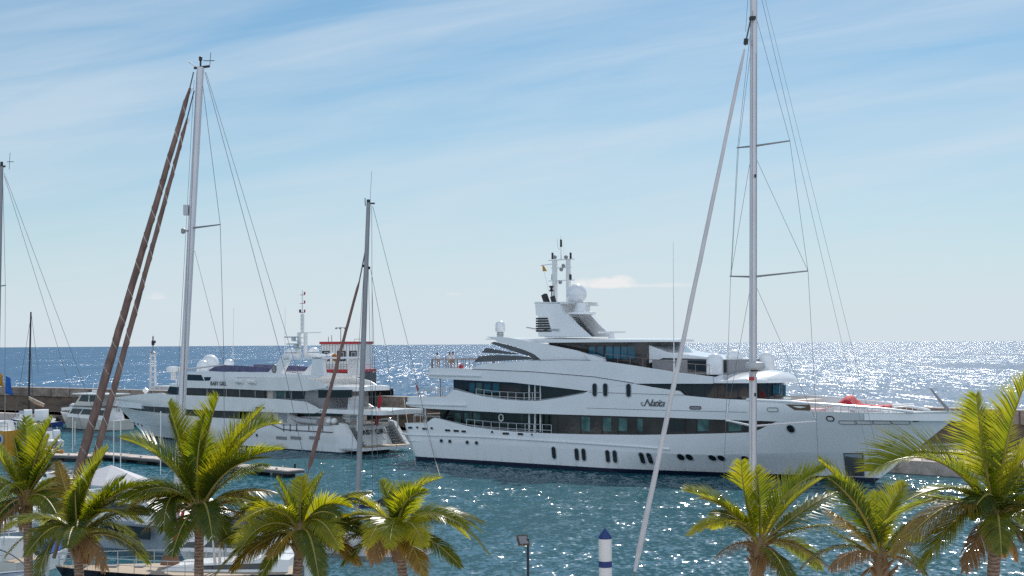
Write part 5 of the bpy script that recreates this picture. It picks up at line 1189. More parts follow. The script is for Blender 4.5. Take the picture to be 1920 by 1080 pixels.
side_glass(rc, [[(Lc*.55, 3.05), (Lc*.70, 3.15), (Lc*.655, 4.2), (Lc*.5, 4.15)], [(Lc*.28, 3.0), (Lc*.53, 3.05), (Lc*.49, 4.15), (Lc*.3, 4.1)], [(Lc*.16, 2.9), (Lc*.26, 3.0), (Lc*.27, 4.1), (Lc*.17, 4.0)]], Wc, GLASS)
MB().box((Lc*.42, 0, 4.68), (Lc*.56, 4.1, .16)).build('upper_deck', LOUV, rc)
cm, Wc = cabin([(Lc*.30, 4.76), (Lc*.66, 4.76), (Lc*.56, 7.0), (Lc*.32, 7.0)], 1.6, .88); cm.build('flybridge_cabin', CREAM, rc, 20)
side_glass(rc, [[(Lc*.44, 5.6), (Lc*.585, 5.65), (Lc*.545, 6.9), (Lc*.44, 6.9)], [(Lc*.33, 5.6), (Lc*.42, 5.6), (Lc*.42, 6.9), (Lc*.335, 6.9)]], Wc, GLASS)
MB().box((Lc*.36, 0, 7.15), (Lc*.60, 3.7, .22)).build('hardtop', WHITE, rc)
MB().box((Lc*.42, 0, 7.7), (1.2, .8, .35)).box((Lc*.42, 0, 7.4), (.2, .2, .4)).tube([(Lc*.5, 0, 7.2), (Lc*.47, 0, 9.5)], .04, 5).tube([(Lc*.36, .6, 7.2), (Lc*.36, .6, 9.8)], .03, 5).build('radar', WHITE2, rc)
boat_rail(rc, Lc, 4.6, tz, .6, .98, .8, 8, .035, 1.8)
dn = boat_frame('dinghy', 'small white dinghy stowed on the foredeck of the old flybridge cruiser', 'dinghy', bowp, stp)[0]; dn.scale.z = .78
MB().box((Lc*.84, 0, 4.0), (2.2, 1.6, .6), 0, .1).lathe((Lc*.78, 0, 4.2), [(.8, 0), (.7, .6), (.3, .9)], 12).build('dinghy_hull', WHITE2, dn, 50)
# open boats with white-cowled outboards at left
def outboard(root, x, y, z, m_=WHITE2, s=1.0):
    o = MB().prism([(x-.55*s, z), (x+.35*s, z), (x+.45*s, z+.55*s), (x+.1*s, z+.85*s), (x-.45*s, z+.8*s), (x-.62*s, z+.4*s)], y-.3*s, y+.3*s, lambda a_, t_, b_: Vector((a_, t_, b_))).build('outboard_engine', m_, root, 50)
    MB().box((x, y, z-.45*s), (.28*s, .22*s, .9*s)).build('outboard_leg', GREY, root)
    return o
def open_boat(label, bow, stern, B, hm_, neng=1, console=True, s=1.0, grp='open boats moored at the left pontoon', fb_=(.75, 1.05)):
    r_, L_ = boat_frame('open_boat', label, 'motor boat', bow, stern, grp)
    h_, t_ = hull_mesh(L_, B, fb_[0], fb_[1], .14); h_.build('hull', hm_, r_, 40); deck_mesh(L_, B, t_, dz=-.18).build('deck', WHITE2, r_)
    for k in range(neng): outboard(r_, -.15, (k-(neng-1)/2)*.9, .75*s, WHITE2, s)
    if console:
        c_, W2 = cabin([(L_*.35, .7), (L_*.58, .8), (L_*.52, 1.5), (L_*.36, 1.7)], .55); c_.build('console', WHITE2, r_, 20)
        side_glass(r_, [[(L_*.42, 1.15), (L_*.53, 1.2), (L_*.50, 1.45), (L_*.42, 1.5)]], W2, GLASS)
        MB().add([(L_*.36, -.5, 1.7), (L_*.36, .5, 1.7), (L_*.40, .5, 2.1), (L_*.40, -.5, 2.1), (L_*.37, -.5, 1.7), (L_*.37, .5, 1.7), (L_*.41, .5, 2.1), (L_*.41, -.5, 2.1)], [(0, 1, 2, 3), (7, 6, 5, 4), (0, 3, 7, 4), (1, 5, 6, 2), (3, 2, 6, 7)]).build('windscreen', TINT, r_)
    return r_, L_
open_boat('white open boat with one large outboard, leftmost of the moored open boats', gz(28, 778, 0), gz(52, 806, 0), 2.3, WHITE2, 1, True, 2.0)
open_boat('white open boat with outboard in the middle of the left cluster', gz(58, 776, 0), gz(72, 806, 0), 2.3, GREYP, 1, False, 2.0)
open_boat('dark open boat with a square white outboard, right of the cluster', gz(100, 785, 0), gz(84, 803, 0), 2.4, DARK, 1, False, 1.9)
open_boat('white centre console boat nearer than the yellow hull', gz(70, 822, 0), gz(105, 838, 0), 2.4, WHITE2, 1, True, 1.4)
open_boat('small white inflatable with yellow and red stripe behind the left palm', gz(120, 862, 0), gz(78, 850, 0), 2.2, YEL, 1, False, 1.2)
# yellow excursion hull
ry, Ly = boat_frame('excursion_boat', 'yellow hulled excursion boat with a round emblem at the left edge', 'motor boat', at(-60, 843, 172), at(28, 848, 170))
hm, tz = hull_mesh(Ly, 3.6, 3.1, 3.2, .06, P=2.5); hm.build('hull', YEL, ry, 30); deck_mesh(Ly, 3.6, tz, 2.5).build('deck', WHITE2, ry)
MB().lathe((1.1, 1.7, 2.1), [(.02, -.05), (.75, -.05), (.75, .06), (.02, .06)], 24, 'Y').build('emblem_disc', GREYP, ry); MB().lathe((1.1, 1.72, 2.1), [(.5, 0), (.5, .09), (.3, .09), (.3, 0)], 20, 'Y').build('emblem_ring', BLUEP, ry)
MB().lathe((1.1, -1.75, 2.1), [(.02, -.05), (.75, -.05), (.75, .06), (.02, .06)], 24, 'Y').build('emblem_disc', GREYP, ry)
cm, Wc = cabin([(1, 3.1), (Ly*.7, 3.1), (Ly*.65, 4.2), (1.2, 4.2)], 1.4); cm.build('cabin', WHITE2, ry, 20)
boat_rail(ry, Ly, 3.6, tz, 0, .9, .9, 6, .05, 2.5)
# flags on poles
def flagpole(px, pyt, pyb, Y_, m_, label, w_=.9, h_=2.2, m2_=None):
    p = at(px, pyb, Y_); q = at(px, pyt, Y_); r_ = thing('flag', label, 'flag', p)
    MB().tube([(0, 0, 0), (0, 0, q.z-p.z)], .05, 6).build('flagpole', STEEL, r_)
    vs = []; fs = []; z1 = q.z-p.z-.1
    for i in range(8):
        for j in range(5): vs.append((.06+j*w_/4*(.6+.4*i/7), .12*math.sin(j*2+i*.8), z1-i*h_/7-j*.06))
    for i in range(7):
        for j in range(4): fs.append((i*5+j, i*5+5+j, i*5+6+j, i*5+1+j))
    o = MB().add(vs, fs).build('flag_cloth', m_, r_, 60); o.modifiers.new('thickness', 'SOLIDIFY').thickness = .02
    return r_
flagpole(9, 703, 800, 170, BLUEC, 'limp blue flag on a pole near the left edge', .9, 2.1)
flagpole(-2, 697, 800, 168, YEL, 'yellow flag on a pole cut by the left edge', .5, 1.5)

# pontoons and slender poles
def pontoon(a_, b_, wd, label, z=.7):
    d = (b_-a_); L_ = math.hypot(d.x, d.y); r_ = thing('pontoon', label, 'pontoon', (a_.x, a_.y, 0), math.atan2(d.y, d.x))
    MB().box((L_/2, 0, z-.06), (L_, wd, .12)).build('deck', QUAYM, r_); MB().box((L_/2, 0, z-.24), (L_*.998, wd*.96, .24)).build('edge_beam', LOUV, r_)
    n = max(3, int(L_/4)); mb = MB()
    for k in range(n): mb.box((L_*(k+.5)/n, 0, .05), (1.8, wd*.7, .5))
    mb.build('float', DARK, r_); mb = MB()
    for k in range(n): mb.box((L_*(k+.5)/n, -wd*.42, z+.10), (.25, .12, .16)).box((L_*(k+.2)/n, wd*.42, z+.10), (.25, .12, .16))
    mb.build('mooring_cleats', STEEL, r_); return r_
pa, pb_ = gz(186, 851, .55), gz(556, 884, .55)
pontoon(pa, pb_, 2.1, 'long grey pontoon running behind the palms to mid harbour')
pontoon(gz(100, 853, .55), gz(184, 856, .55), 2.6, 'short pontoon section left of the brown furled headsails')
pontoon(gz(-60, 838, .55), gz(38, 842, .55), 2.6, 'pontoon below the yellow hull at the left edge')
for i, (px, py0, py1) in enumerate(((136, 775, 848), (140.5, 790, 835), (213, 766, 874), (226, 777, 881), (301, 771, 890), (107, 800, 820))):
    q = gz(px, py1, 0); tz_ = at(px, py0, q.y).z
    o = MB().tube([(0, 0, -.5), (0, 0, tz_)], .055, 6).build('mooring_pole', STEEL if i < 9 else WHITE2); o.location = (q.x, q.y, 0)
    o.data.materials[0] = WHITE2
    tag(o, ('tall thin white pole in the water under the old flybridge cruiser bow', 'short thin white pole beside the tall one under the cruiser', 'thin white pole in front of the smaller motor yacht stem', 'thin white pole right of the one at the smaller yacht stem', 'thin white pole behind the third palm from the left', 'short white pole near the left cluster of open boats')[i], 'pole', 'thin white poles standing in the water at left')
for px in (436, 553):
    q = gz(px, 886, .0); o = MB().tube([(0, 0, -1), (0, 0, .9)], .11, 8).build('pontoon_pile', DARK); o.location = (q.x, q.y, 0)
    tag(o, 'dark pile at the %s of the long pontoon' % ('middle' if px == 436 else 'right end'), 'pile', 'pontoon piles')

# hardtop catamaran behind the palms, lower left
rk, Lk = boat_frame('motor_catamaran', 'grey white catamaran with pointed hardtop and black windows behind the second palm', 'catamaran', gz(415, 1075, 0)+Vector((0, 8, 0)), gz(70, 1010, 0)+Vector((0, 4, 0)))
for y in (2.6, -2.6):
    hm, tz = hull_mesh(Lk, 2.4, 1.7, 2.1, .06, P=1.6); 
    for i, v in enumerate(hm.v): hm.v[i] = (v[0], v[1]+y, v[2])
    hm.build('hull', GREYP, rk, 30)
MB().box((Lk*.42, 0, 1.85), (Lk*.8, 6.9, .25)).build('bridge_deck', WHITE2, rk)
cm, Wc = cabin([(Lk*.16, 1.95), (Lk*.78, 1.95), (Lk*.66, 3.0), (Lk*.18, 3.1)], 2.9, .86); cm.build('saloon', WHITE2, rk, 20)
side_glass(rk, [[(Lk*.22, 2.2), (Lk*.70, 2.2), (Lk*.65, 2.8), (Lk*.22, 2.85)]], Wc, GLASS)
n = 12
MB().add([(Lk*.18, -2.6, 3.9), (Lk*.18, 2.6, 3.9), (Lk*.41, 2.2, 3.75), (Lk*.53, 0, 3.7), (Lk*.41, -2.2, 3.75), (Lk*.31, 0, 4.9), (Lk*.18, -2.6, 3.78), (Lk*.18, 2.6, 3.78), (Lk*.41, 2.2, 3.63), (Lk*.53, 0, 3.6), (Lk*.41, -2.2, 3.63)], [(0, 1, 5), (1, 2, 5), (2, 3, 5), (3, 4, 5), (4, 0, 5), (0, 6, 7, 1), (1, 7, 8, 2), (2, 8, 9, 3), (3, 9, 10, 4), (4, 10, 6, 0), (6, 10, 9, 8, 7)]).build('canvas_top', CANV, rk, 0)
for x, y in ((.21, 2.4), (.21, -2.4), (.40, 2.0), (.40, -2.0)): MB().tube([(Lk*x, y, 1.9), (Lk*x, y, 3.8)], .05, 6).build('top_post', STEEL, rk)
MB().box((Lk*.60, -3.72, 1.25), (Lk*.30, .1, .75)).build('hull_window', GLASS, rk)
# sports cruiser with curved window arch, lower left centre
rs_, Ls = boat_frame('sports_cruiser', 'white sports cruiser with raked framed windscreen and arched side window', 'motor boat', at(330, 1062, 82), at(590, 1080, 80))
hm, tz = hull_mesh(Ls, 3.4, 1.5, 1.7, .14); hm.build('hull', WHITE2, rs_, 30); deck_mesh(Ls, 3.4, tz).build('deck', WHITE, rs_)
X_ = lambda px: Ls*(1-(px-330)/260)
cm, Wc = cabin([(X_(540), 1.45), (X_(352), 1.5), (X_(375), 2.15), (X_(400), 2.55), (X_(440), 2.75), (X_(500), 2.7), (X_(540), 2.5)], 1.45, .82); cm.build('cabin_top', WHITE, rs_, 60)
side_glass(rs_, [[(X_(520), 1.75), (X_(402), 1.75), (X_(415), 2.15), (X_(435), 2.38), (X_(470), 2.5), (X_(520), 2.45)], [(X_(398), 1.7), (X_(362), 1.7), (X_(372), 2.0), (X_(398), 2.05)]], Wc, GLASS)
ws = [[(X_(400), -1.0, 2.5), (X_(400), 1.0, 2.5)], [(X_(428), -1.0, 3.35), (X_(428), 1.0, 3.35)]]
W1 = [(X_(398), 2.5), (X_(425), 3.35), (X_(470), 3.3), (X_(500), 2.85), (X_(490), 2.62)]
MB().prism(W1, 1.08, 1.04, lambda s, t, z: Vector((s, t, z))).prism(W1, -1.08, -1.04, lambda s, t, z: Vector((s, t, z))).build('windscreen', TINT, rs_, 20)
MB().add([(X_(398), -1.06, 2.5), (X_(398), 1.06, 2.5), (X_(425), 1.06, 3.35), (X_(425), -1.06, 3.35)], [(0, 1, 2, 3)]).build('windscreen', TINT, rs_, 20)
for sg in (1, -1): MB().tube([(x, sg*1.09, z) for x, z in W1+W1[:1]], .035, 6).tube([(X_(432), sg*1.09, 2.58), (X_(450), sg*1.09, 3.32)], .03, 6).build('windscreen_frame', DARK, rs_)
MB().prism([(X_(440), 3.5), (X_(500), 3.8), (X_(560), 3.6), (X_(560), 3.5), (X_(500), 3.68), (X_(440), 3.42)], 1.3, -1.3, lambda s, t, z: Vector((s, t, z))).build('bimini_top', CANVC, rs_, 40)
for sg in (1, -1): MB().tube([(X_(500), sg*1.2, 2.7), (X_(470), sg*1.25, 3.6)], .03, 5).tube([(X_(520), sg*1.2, 2.6), (X_(550), sg*1.25, 3.55)], .03, 5).build('bimini_frame', STEEL, rs_)
boat_rail(rs_, Ls, 3.4, tz, .3, .98, .6, 8, .025)
r5, L5 = boat_frame('day_boat', 'little white day boat with blue cover between the two leftmost palm trunks', 'motor boat', at(128, 1030, 88), at(62, 1050, 83))
hm, tz = hull_mesh(L5, 1.9, .9, 1.15); hm.build('hull', WHITE2, r5, 30); deck_mesh(L5, 1.9, tz).build('deck', WHITE, r5)
cm, Wc = cabin([(L5*.12, .95), (L5*.7, 1.0), (L5*.55, 1.55), (L5*.2, 1.6)], .72, .7); cm.build('cockpit_cover', BLUEC, r5, 40); boat_rail(r5, L5, 1.9, tz, .5, .97, .45, 5, .02)
outboard(r5, -.1, 0, .7, DARK, .8)
open_boat('white open boat with tan deck between the first palm crown and the short pontoon', gz(128, 925, 0), gz(66, 912, 0), 2.1, WHITE2, 1, True, 1.1)
open_boat('grey inflatable with single outboard just left of the canvas canopy', gz(96, 958, 0), gz(146, 966, 0), 1.9, RUB, 1, False, 1.0)
for pts_, lb_ in (([at(-10, 1026, 78), at(22, 1040, 77.5), at(50, 1060, 77)], 'dark thick mooring rope crossing the lower left corner'), ([at(120, 1056, 75.2), at(180, 1000, 78), at(196, 965, 82)], 'thin rope running from the black sailing yacht bow past the second palm'), ([at(262, 940, 84), at(300, 905, 100), at(322, 880, 140)], 'thin rope running up to the long pontoon beside the third palm')):
    tag(MB().tube(pts_, .035, 5).build('rope', LOUV), lb_, 'rope')
# blue-capped bollard light mid harbour edge, see below; white cruiser lower left corner
rw, Lw_ = boat_frame('small_cruiser', 'small white cruiser with brown deck in the lower left corner', 'motor boat', at(-110, 1050, 84), at(62, 1052, 80))
hm, tz = hull_mesh(Lw_, 2.9, 1.1, 1.4, .12); hm.build('hull', CREAM, rw, 30); deck_mesh(Lw_, 2.9, tz).build('deck', TEAK, rw)
cm, Wc = cabin([(1.2, 1.05), (Lw_*.62, 1.2), (Lw_*.45, 2.1), (1.5, 2.2)], 1.2, .8); cm.build('cabin', WHITE2, rw, 30)
side_glass(rw, [[(1.9, 1.45), (Lw_*.5, 1.4), (Lw_*.42, 1.95), (1.9, 2.0)]], Wc, GLASS)
MB().prism([(1.0, 3.0), (3.4, 3.05), (3.6, 3.15), (1.0, 3.15)], 1.1, -1.1, lambda s, t, z: Vector((s, t, z))).build('sun_top', WHITE2, rw)
for x in (1.2, 3.2):
    for sg in (1, -1): MB().tube([(x, sg*1.0, 2.0), (x, sg*1.0, 3.0)], .03, 5).build('top_post', STEEL, rw)
boat_rail(rw, Lw_, 2.9, tz, .1, .98, .6, 7)
rq, Lq = boat_frame('rowing_boat', 'blue grey work boat with pale gunwale in the lower left corner', 'rowing boat', at(85, 1082, 76), at(-40, 1085, 75))
hm, tz = hull_mesh(Lq, 1.9, .95, 1.15, .1); hm.build('hull', GREYP, rq, 30); deck_mesh(Lq, 1.9, tz, dz=-.3).build('floor', BLUEP, rq)
MB().tube([(u*Lq, (.95*(.85+.15*min(1, u/.45)))*(1-clamp((u-.38)/.62)**2.0), tz(u)+.02) for u in [i/16 for i in range(17)]], .05, 6).tube([(u*Lq, -(.95*(.85+.15*min(1, u/.45)))*(1-clamp((u-.38)/.62)**2.0), tz(u)+.02) for u in [i/16 for i in range(17)]], .05, 6).build('gunwale', STEEL, rq)

# blue-capped white pile and floodlight on the promenade edge
q = at(1135, 1054, 56)
pl = thing('mooring_pile', 'white round pile with pointed dark blue cap at the water edge', 'pile', (q.x, q.y, 0))
zq = lambda py: at(1135, py, 56).z
MB().lathe((0, 0, 0), [(.26, -1), (.26, zq(1010)-.0)], 28).build('shaft', WHITE2, pl, 40)
MB().lathe((0, 0, 0), [(.268, zq(1063)), (.268, zq(1051.5))], 28).build('blue_band', BLUEP, pl, 40)
MB().lathe((0, 0, 0), [(.20, zq(1009.5)), (.275, zq(1009)), (.27, zq(1006)), (.01, zq(990))], 28).build('pointed_cap', BLUEP, pl, 40)
q = at(990, 1054, 50.5)
fl = thing('floodlight_post', 'rusty floodlight on a dark post at the water edge left of the blue capped pile', 'lamp', (q.x, q.y, 1.6), 0)
zf = lambda py: at(990, py, 50.5).z-1.6
MB().tube([(0, 0, 0), (0, 0, zf(1009))], .045, 8).build('post', DARK, fl)
RUST = mat('rusty_lamp_housing', (.12, .07, .045), .6, var=.4, vscale=6)
Fm = Matrix.Translation((-.20, 0, zf(1015))) @ Matrix.Rotation(R(28), 4, 'Z') @ Matrix.Rotation(R(-35), 4, 'X')
hs = [(-.22, -.10, -.20), (.22, -.10, -.20), (.22, -.10, .20), (-.22, -.10, .20), (-.12, .14, -.12), (.12, .14, -.12), (.12, .14, .12), (-.12, .14, .12)]
MB().add([Fm @ Vector(p) for p in hs], [(0, 1, 2, 3), (4, 7, 6, 5), (0, 4, 5, 1), (1, 5, 6, 2), (2, 6, 7, 3), (3, 7, 4, 0)]).build('lamp_housing', RUST, fl, 0)
MB().add([Fm @ Vector(p) for p in [(-.17, -.112, -.15), (.17, -.112, -.15), (.17, -.112, .15), (-.17, -.112, .15)]], [(0, 1, 2, 3)]).build('lamp_glass', GREY, fl, 0)
MB().tube([(0, 0, zf(1013)), (-.12, .02, zf(1014))], .03, 6).build('bracket', DARK, fl)

# mooring lines of the superyacht
ml = [([at(757, 745, 172), at(765, 800, 165), at(786, 905, 150)], 'thin mooring line dropping from the superyacht stern'), ([at(790, 775, 162), at(812, 850, 150), at(838, 935, 132)], 'thin mooring line dropping from the superyacht quarter')]
for pts, lb in ml: tag(MB().tube(pts, .03, 5).build('mooring_line', mat('pale_rope', (.45, .42, .36), .9)), lb, 'rope', 'mooring lines of the superyacht')
p = gz(1752, 830, 1.3)
for i, (a_, b_, lb) in enumerate((((1799, 790), (1762, 812), ''),)):
    pass

# ================================================================ PALMS
def leafmat(name, c1, c2, tr, spec=.35, trc=None):
    m, nt, b = nodes_mat(name); nt.nodes.remove(b)
    out = [n for n in nt.nodes if n.type == 'OUTPUT_MATERIAL'][0]
    t = N(nt, 'ShaderNodeTexCoord'); n = N(nt, 'ShaderNodeTexNoise'); n.inputs['Scale'].default_value = 1.6; n.inputs['Detail'].default_value = 4; lk(nt, t.outputs['Object'], n.inputs['Vector'])
    at_ = N(nt, 'ShaderNodeAttribute'); at_.attribute_name = 'tipness'
    oi = N(nt, 'ShaderNodeObjectInfo')
    f = mth(nt, 'ADD', mth(nt, 'MULTIPLY', ramp(nt, n.outputs['Fac'], [(.35, (0,)*3), (.65, (1,)*3)]), .5), mth(nt, 'ADD', mth(nt, 'MULTIPLY', at_.outputs['Fac'], .30), mth(nt, 'MULTIPLY', oi.outputs['Random'], .45)), clamp=True)
    c = mix(nt, f, c1, c2)
    p = N(nt, 'ShaderNodeBsdfPrincipled'); p.inputs['Roughness'].default_value = .28; p.inputs['Specular IOR Level'].default_value = spec; lk(nt, c, p.inputs['Base Color'])
    tb = N(nt, 'ShaderNodeBsdfTranslucent'); lk(nt, mix(nt, 1.0, c, trc or (2.7, 2.3, .5), 'MULTIPLY'), tb.inputs[0])
    mx = N(nt, 'ShaderNodeMixShader'); mx.inputs[0].default_value = tr; lk(nt, p.outputs[0], mx.inputs[1]); lk(nt, tb.outputs[0], mx.inputs[2]); lk(nt, mx.outputs[0], out.inputs[0])
    return m
LG = leafmat('fresh_frond', (.065, .125, .014), (.24, .25, .025), .55)
LM = leafmat('mature_frond', (.030, .060, .012), (.10, .125, .022), .45)
LY = leafmat('yellowing_frond', (.13, .12, .025), (.27, .19, .05), .5, trc=(1.6, 1.35, .5))
LD_ = leafmat('dry_frond', (.17, .10, .045), (.30, .20, .10), .35, .2, trc=(1.3, 1.0, .6))
STALK = mat('yellow_green_stalk', (.34, .27, .06), .45, var=.25)
DSTALK = mat('dry_stalk', (.28, .18, .09), .7, var=.3)
BARK, ntb, bb = nodes_mat('palm_bark')
t = N(ntb, 'ShaderNodeTexCoord'); mp = N(ntb, 'ShaderNodeMapping'); mp.inputs['Scale'].default_value = (1, 1, 1); lk(ntb, t.outputs['Object'], mp.inputs[0])
wv = N(ntb, 'ShaderNodeTexWave'); wv.bands_direction = 'Z'; wv.inputs['Scale'].default_value = 2.9; wv.inputs['Distortion'].default_value = 5.5; wv.inputs['Detail'].default_value = 3; wv.inputs['Detail Scale'].default_value = 1.5; lk(ntb, mp.outputs[0], wv.inputs['Vector'])
n = N(ntb, 'ShaderNodeTexNoise'); n.inputs['Scale'].default_value = 9; n.inputs['Detail'].default_value = 5; lk(ntb, mp.outputs[0], n.inputs['Vector'])
f = mth(ntb, 'ADD', mth(ntb, 'MULTIPLY', wv.outputs['Fac'], .34), mth(ntb, 'MULTIPLY', n.outputs['Fac'], .66))
lk(ntb, ramp(ntb, f, [(.25, (.12, .085, .065)), (.48, (.25, .185, .14)), (.75, (.36, .28, .22))]), bb.inputs['Base Color']); bb.inputs['Roughness'].default_value = .9; bumpn(ntb, f, bb, .05)

def frond(root, B0, B1, B2, lmax, mat_, smat, rnd, droop=.3, density=1.0, vee=.45, dead=False):
    """quadratic rachis B0-B1-B2 (local metres) with leaflets on both sides"""
    n = 16
    def P(t): return B0*(1-t)**2+B1*2*t*(1-t)+B2*t*t
    def T(t): return ((B1-B0)*(1-t)+(B2-B1)*t).normalized()
    ln = sum((P((i+1)/n)-P(i/n)).length for i in range(n))
    roll = rnd.uniform(-.5, .5)
    mb = MB(); mb.tube([P(i/n) for i in range(n+1)], [max(.012, .048*(1-i/n)**.8+.008) for i in range(n+1)], 5)
    st = mb.build('rachis', smat, None, 60)
    vs = []; fs = []; tip = []
    N_ = int(ln*21*density)+16
    for i in range(N_):
        t = .14+.86*(i+rnd.random()*.5)/N_
        p = P(t); d = T(t); side = d.cross(Vector((0, 0, 1)))
        if side.length < .15: side = d.cross(Vector((0, 1, 0)))
        side.normalize(); upv = side.cross(d).normalized()
        side, upv = side*math.cos(roll)+upv*math.sin(roll), upv*math.cos(roll)-side*math.sin(roll)
        prof = (min(1, (t-.10)/.22)**.6)*(1-max(0, (t-.55)/.45)**1.6*.78)
        L_ = lmax*prof*rnd.uniform(.86, 1.08); fwd = .62+.6*t
        w_ = .030+.010*rnd.random()
        for sg in (1, -1):
            if rnd.random() < .045: continue
            dr = (side*sg*1.0+d*fwd+upv*(vee+rnd.uniform(-.07, .07))+Vector((rnd.uniform(-1, 1), rnd.uniform(-1, 1), rnd.uniform(-1, 1)))*.02).normalized()
            g = droop*rnd.uniform(.7, 1.3)
            p1 = p+dr*L_*.5-Vector((0, 0, 1))*L_*g*.22
            dr2 = (dr-Vector((0, 0, 1))*g*1.35).normalized(); p2 = p1+dr2*L_*.5
            wd = d.cross(dr).cross(dr).normalized() if d.cross(dr).length > .1 else upv
            wd = (d - dr*d.dot(dr)).normalized()
            o = len(vs)
            vs += [p-wd*w_*.5, p+wd*w_*.5, p1+wd*w_*.55, p1-wd*w_*.55, p2]
            tip += [0, 0, .4, .4, 1.0]
            fs += [(o, o+1, o+2, o+3), (o+3, o+2, o+4)]
    me = bpy.data.meshes.new('frond'); me.from_pydata([tuple(v) for v in vs], [], fs); me.materials.append(mat_)
    at_ = me.attributes.new('tipness', 'FLOAT', 'POINT'); at_.data.foreach_set('value', tip)
    o = bpy.data.objects.new('frond', me); C.objects.link(o); o.parent = root; st.parent = o
    return o
def palm(px, py, Yp, trunk_px, specs, label, seed, fill=10, scale=1.0, tw_=.17, thin=1.0, extra=4):
    rnd = random.Random(seed); cr = at(px, py, Yp); k = Yp/F
    base = Vector((at(trunk_px, 1080, Yp).x, Yp, 1.6)); root = thing('coconut_palm', label, 'palm tree', base, 0, 'coconut palms along the promenade')
    c = cr-base; bend = rnd.uniform(-.22, .22); n = 40; pts = []; rs = []
    for i in range(n+1):
        q = i/n; x = c.x*q+bend*math.sin(q*math.pi); pts.append(Vector((x, .15*math.sin(q*3), (c.z-.15)*q)))
        rs.append(tw_*(1.35-.35*min(1, q*5))*(1-.12*q)*(1+.05*(i % 2))+(.05 if i > n-3 else 0))
    MB().tube(pts, rs, 14).build('trunk', BARK, root, 60)
    # fibrous heart with old leaf bases
    mb = MB()
    for i in range(16):
        a_ = rnd.uniform(0, 6.28); z0 = rnd.uniform(-.75, .1); d = Vector((math.cos(a_), math.sin(a_), 0))
        mb.tube([c+d*tw_*.7+Vector((0, 0, z0)), c+d*(tw_+.12)+Vector((0, 0, z0+.28)), c+d*(tw_+rnd.uniform(.15, .4))+Vector((0, 0, z0+rnd.uniform(.3, .55)))], [.07, .055, .02], 5)
    mb.lathe(c+Vector((0, 0, -.7)), [(tw_*1.0, 0), (tw_*1.35, .3), (tw_*1.3, .7), (tw_*.8, 1.0), (.02, 1.15)], 12)
    mb.build('leaf_bases', DSTALK, root, 60)
    mats = {'g': (LG, STALK), 'm': (LM, STALK), 'y': (LY, STALK), 'd': (LD_, DSTALK)}
    n_ex = 0
    for sp in specs:
        (cx, cy), (tx, ty) = sp[0], sp[1]; mk = sp[2] if len(sp) > 2 else 'g'; dz = sp[3] if len(sp) > 3 else rnd.uniform(-1.3, 1.3)
        b1 = c+Vector(((cx-px)*k, dz*.45, (py-cy)*k)); b2 = c+Vector(((tx-px)*k, dz, (py-ty)*k))
        ln = (b1-c).length+(b2-b1).length; dn_ = .55 if mk == 'd' else 1.0; drp = {'g': .22, 'm': .42, 'y': .55, 'd': 1.1}[mk]
        if mk == 'g' and n_ex < extra:      # a second frond close behind each fresh one thickens the crown
            n_ex += 1; j = Vector((rnd.uniform(-.35, .35), rnd.uniform(-.9, .9), rnd.uniform(-.35, .05)))
            frond(root, c+Vector((0, 0, .05)), b1*.93+c*.07+j*.6, b2*.88+c*.12+j, .24*ln*scale, *mats[rnd.choice('gm')], rnd, .3, thin, .4)
        frond(root, c+Vector((0, 0, .1)), b1, b2, ((.27 if mk == 'g' else .22)*ln+.16)*scale, *mats[mk], rnd, drp, thin*dn_, .5 if mk in 'g' else .25)
    for i in range(fill):
        a_ = 6.283*(i+rnd.random()*.7)/fill; e = rnd.uniform(.0, 1.0); L_ = rnd.uniform(2.2, 3.1)*scale
        hd = Vector((math.cos(a_), math.sin(a_), 0)); b1 = c+hd*L_*.5*math.cos(e)+Vector((0, 0, L_*.55*math.sin(e)+.35)); b2 = c+hd*L_*.95+Vector((0, 0, L_*.55*math.sin(e)-L_*rnd.uniform(.15, .5)))
        mk = 'g' if e > .6 else ('m' if e > .1 else rnd.choice('mmmy'))
        frond(root, c, b1, b2, .82*scale, *mats[mk], rnd, {'g': .3, 'm': .5, 'y': .6, 'd': 1.2}[mk], thin, .3)
    for i in range(rnd.choice((1, 2))):
        a_ = rnd.uniform(0, 6.28); hd = Vector((math.cos(a_), math.sin(a_), 0)); L_ = rnd.uniform(.9, 1.4)*scale
        frond(root, c+Vector((0, 0, -.2)), c+hd*L_*.45+Vector((0, 0, -.1)), c+hd*L_*.75-Vector((0, 0, L_*.75)), .38*scale, LD_, DSTALK, rnd, 1.0, .45, .1)
    return root
palm(50, 938, 52, 56, [((46, 860), (38, 785), 'g', .5), ((62, 860), (104, 783), 'g', -.4), ((78, 880), (120, 835), 'g'), ((18, 880), (-18, 800), 'g'), ((5, 905), (-60, 870), 'm'), ((100, 885), (150, 905), 'm'), ((95, 900), (175, 960), 'm'), ((90, 940), (118, 1000), 'd'), ((10, 930), (-30, 1000), 'm'), ((20, 960), (-5, 1015), 'd'), ((60, 880), (75, 820), 'g'), ((100, 960), (122, 1035), 'm')],
     'coconut palm at the far left edge in front of the yellow boat', 11, 10)
palm(147, 1010, 47, 147, [((148, 920), (196, 845), 'g', .3), ((120, 925), (96, 870), 'y', .6), ((172, 945), (240, 895), 'g', -.5), ((205, 905), (305, 905), 'g', -.8), ((205, 950), (290, 960), 'm'), ((215, 965), (297, 1038), 'm', -1.0), ((110, 955), (30, 965), 'm', -.6), ((112, 985), (62, 990), 'm'), ((105, 970), (93, 1082), 'm', -1.2), ((160, 940), (170, 1000), 'm', -1.6), ((170, 990), (215, 1060), 'd'), ((150, 960), (157, 900), 'g')],
     'shorter coconut palm, second from the left, with drooping outer fronds', 12, 9)
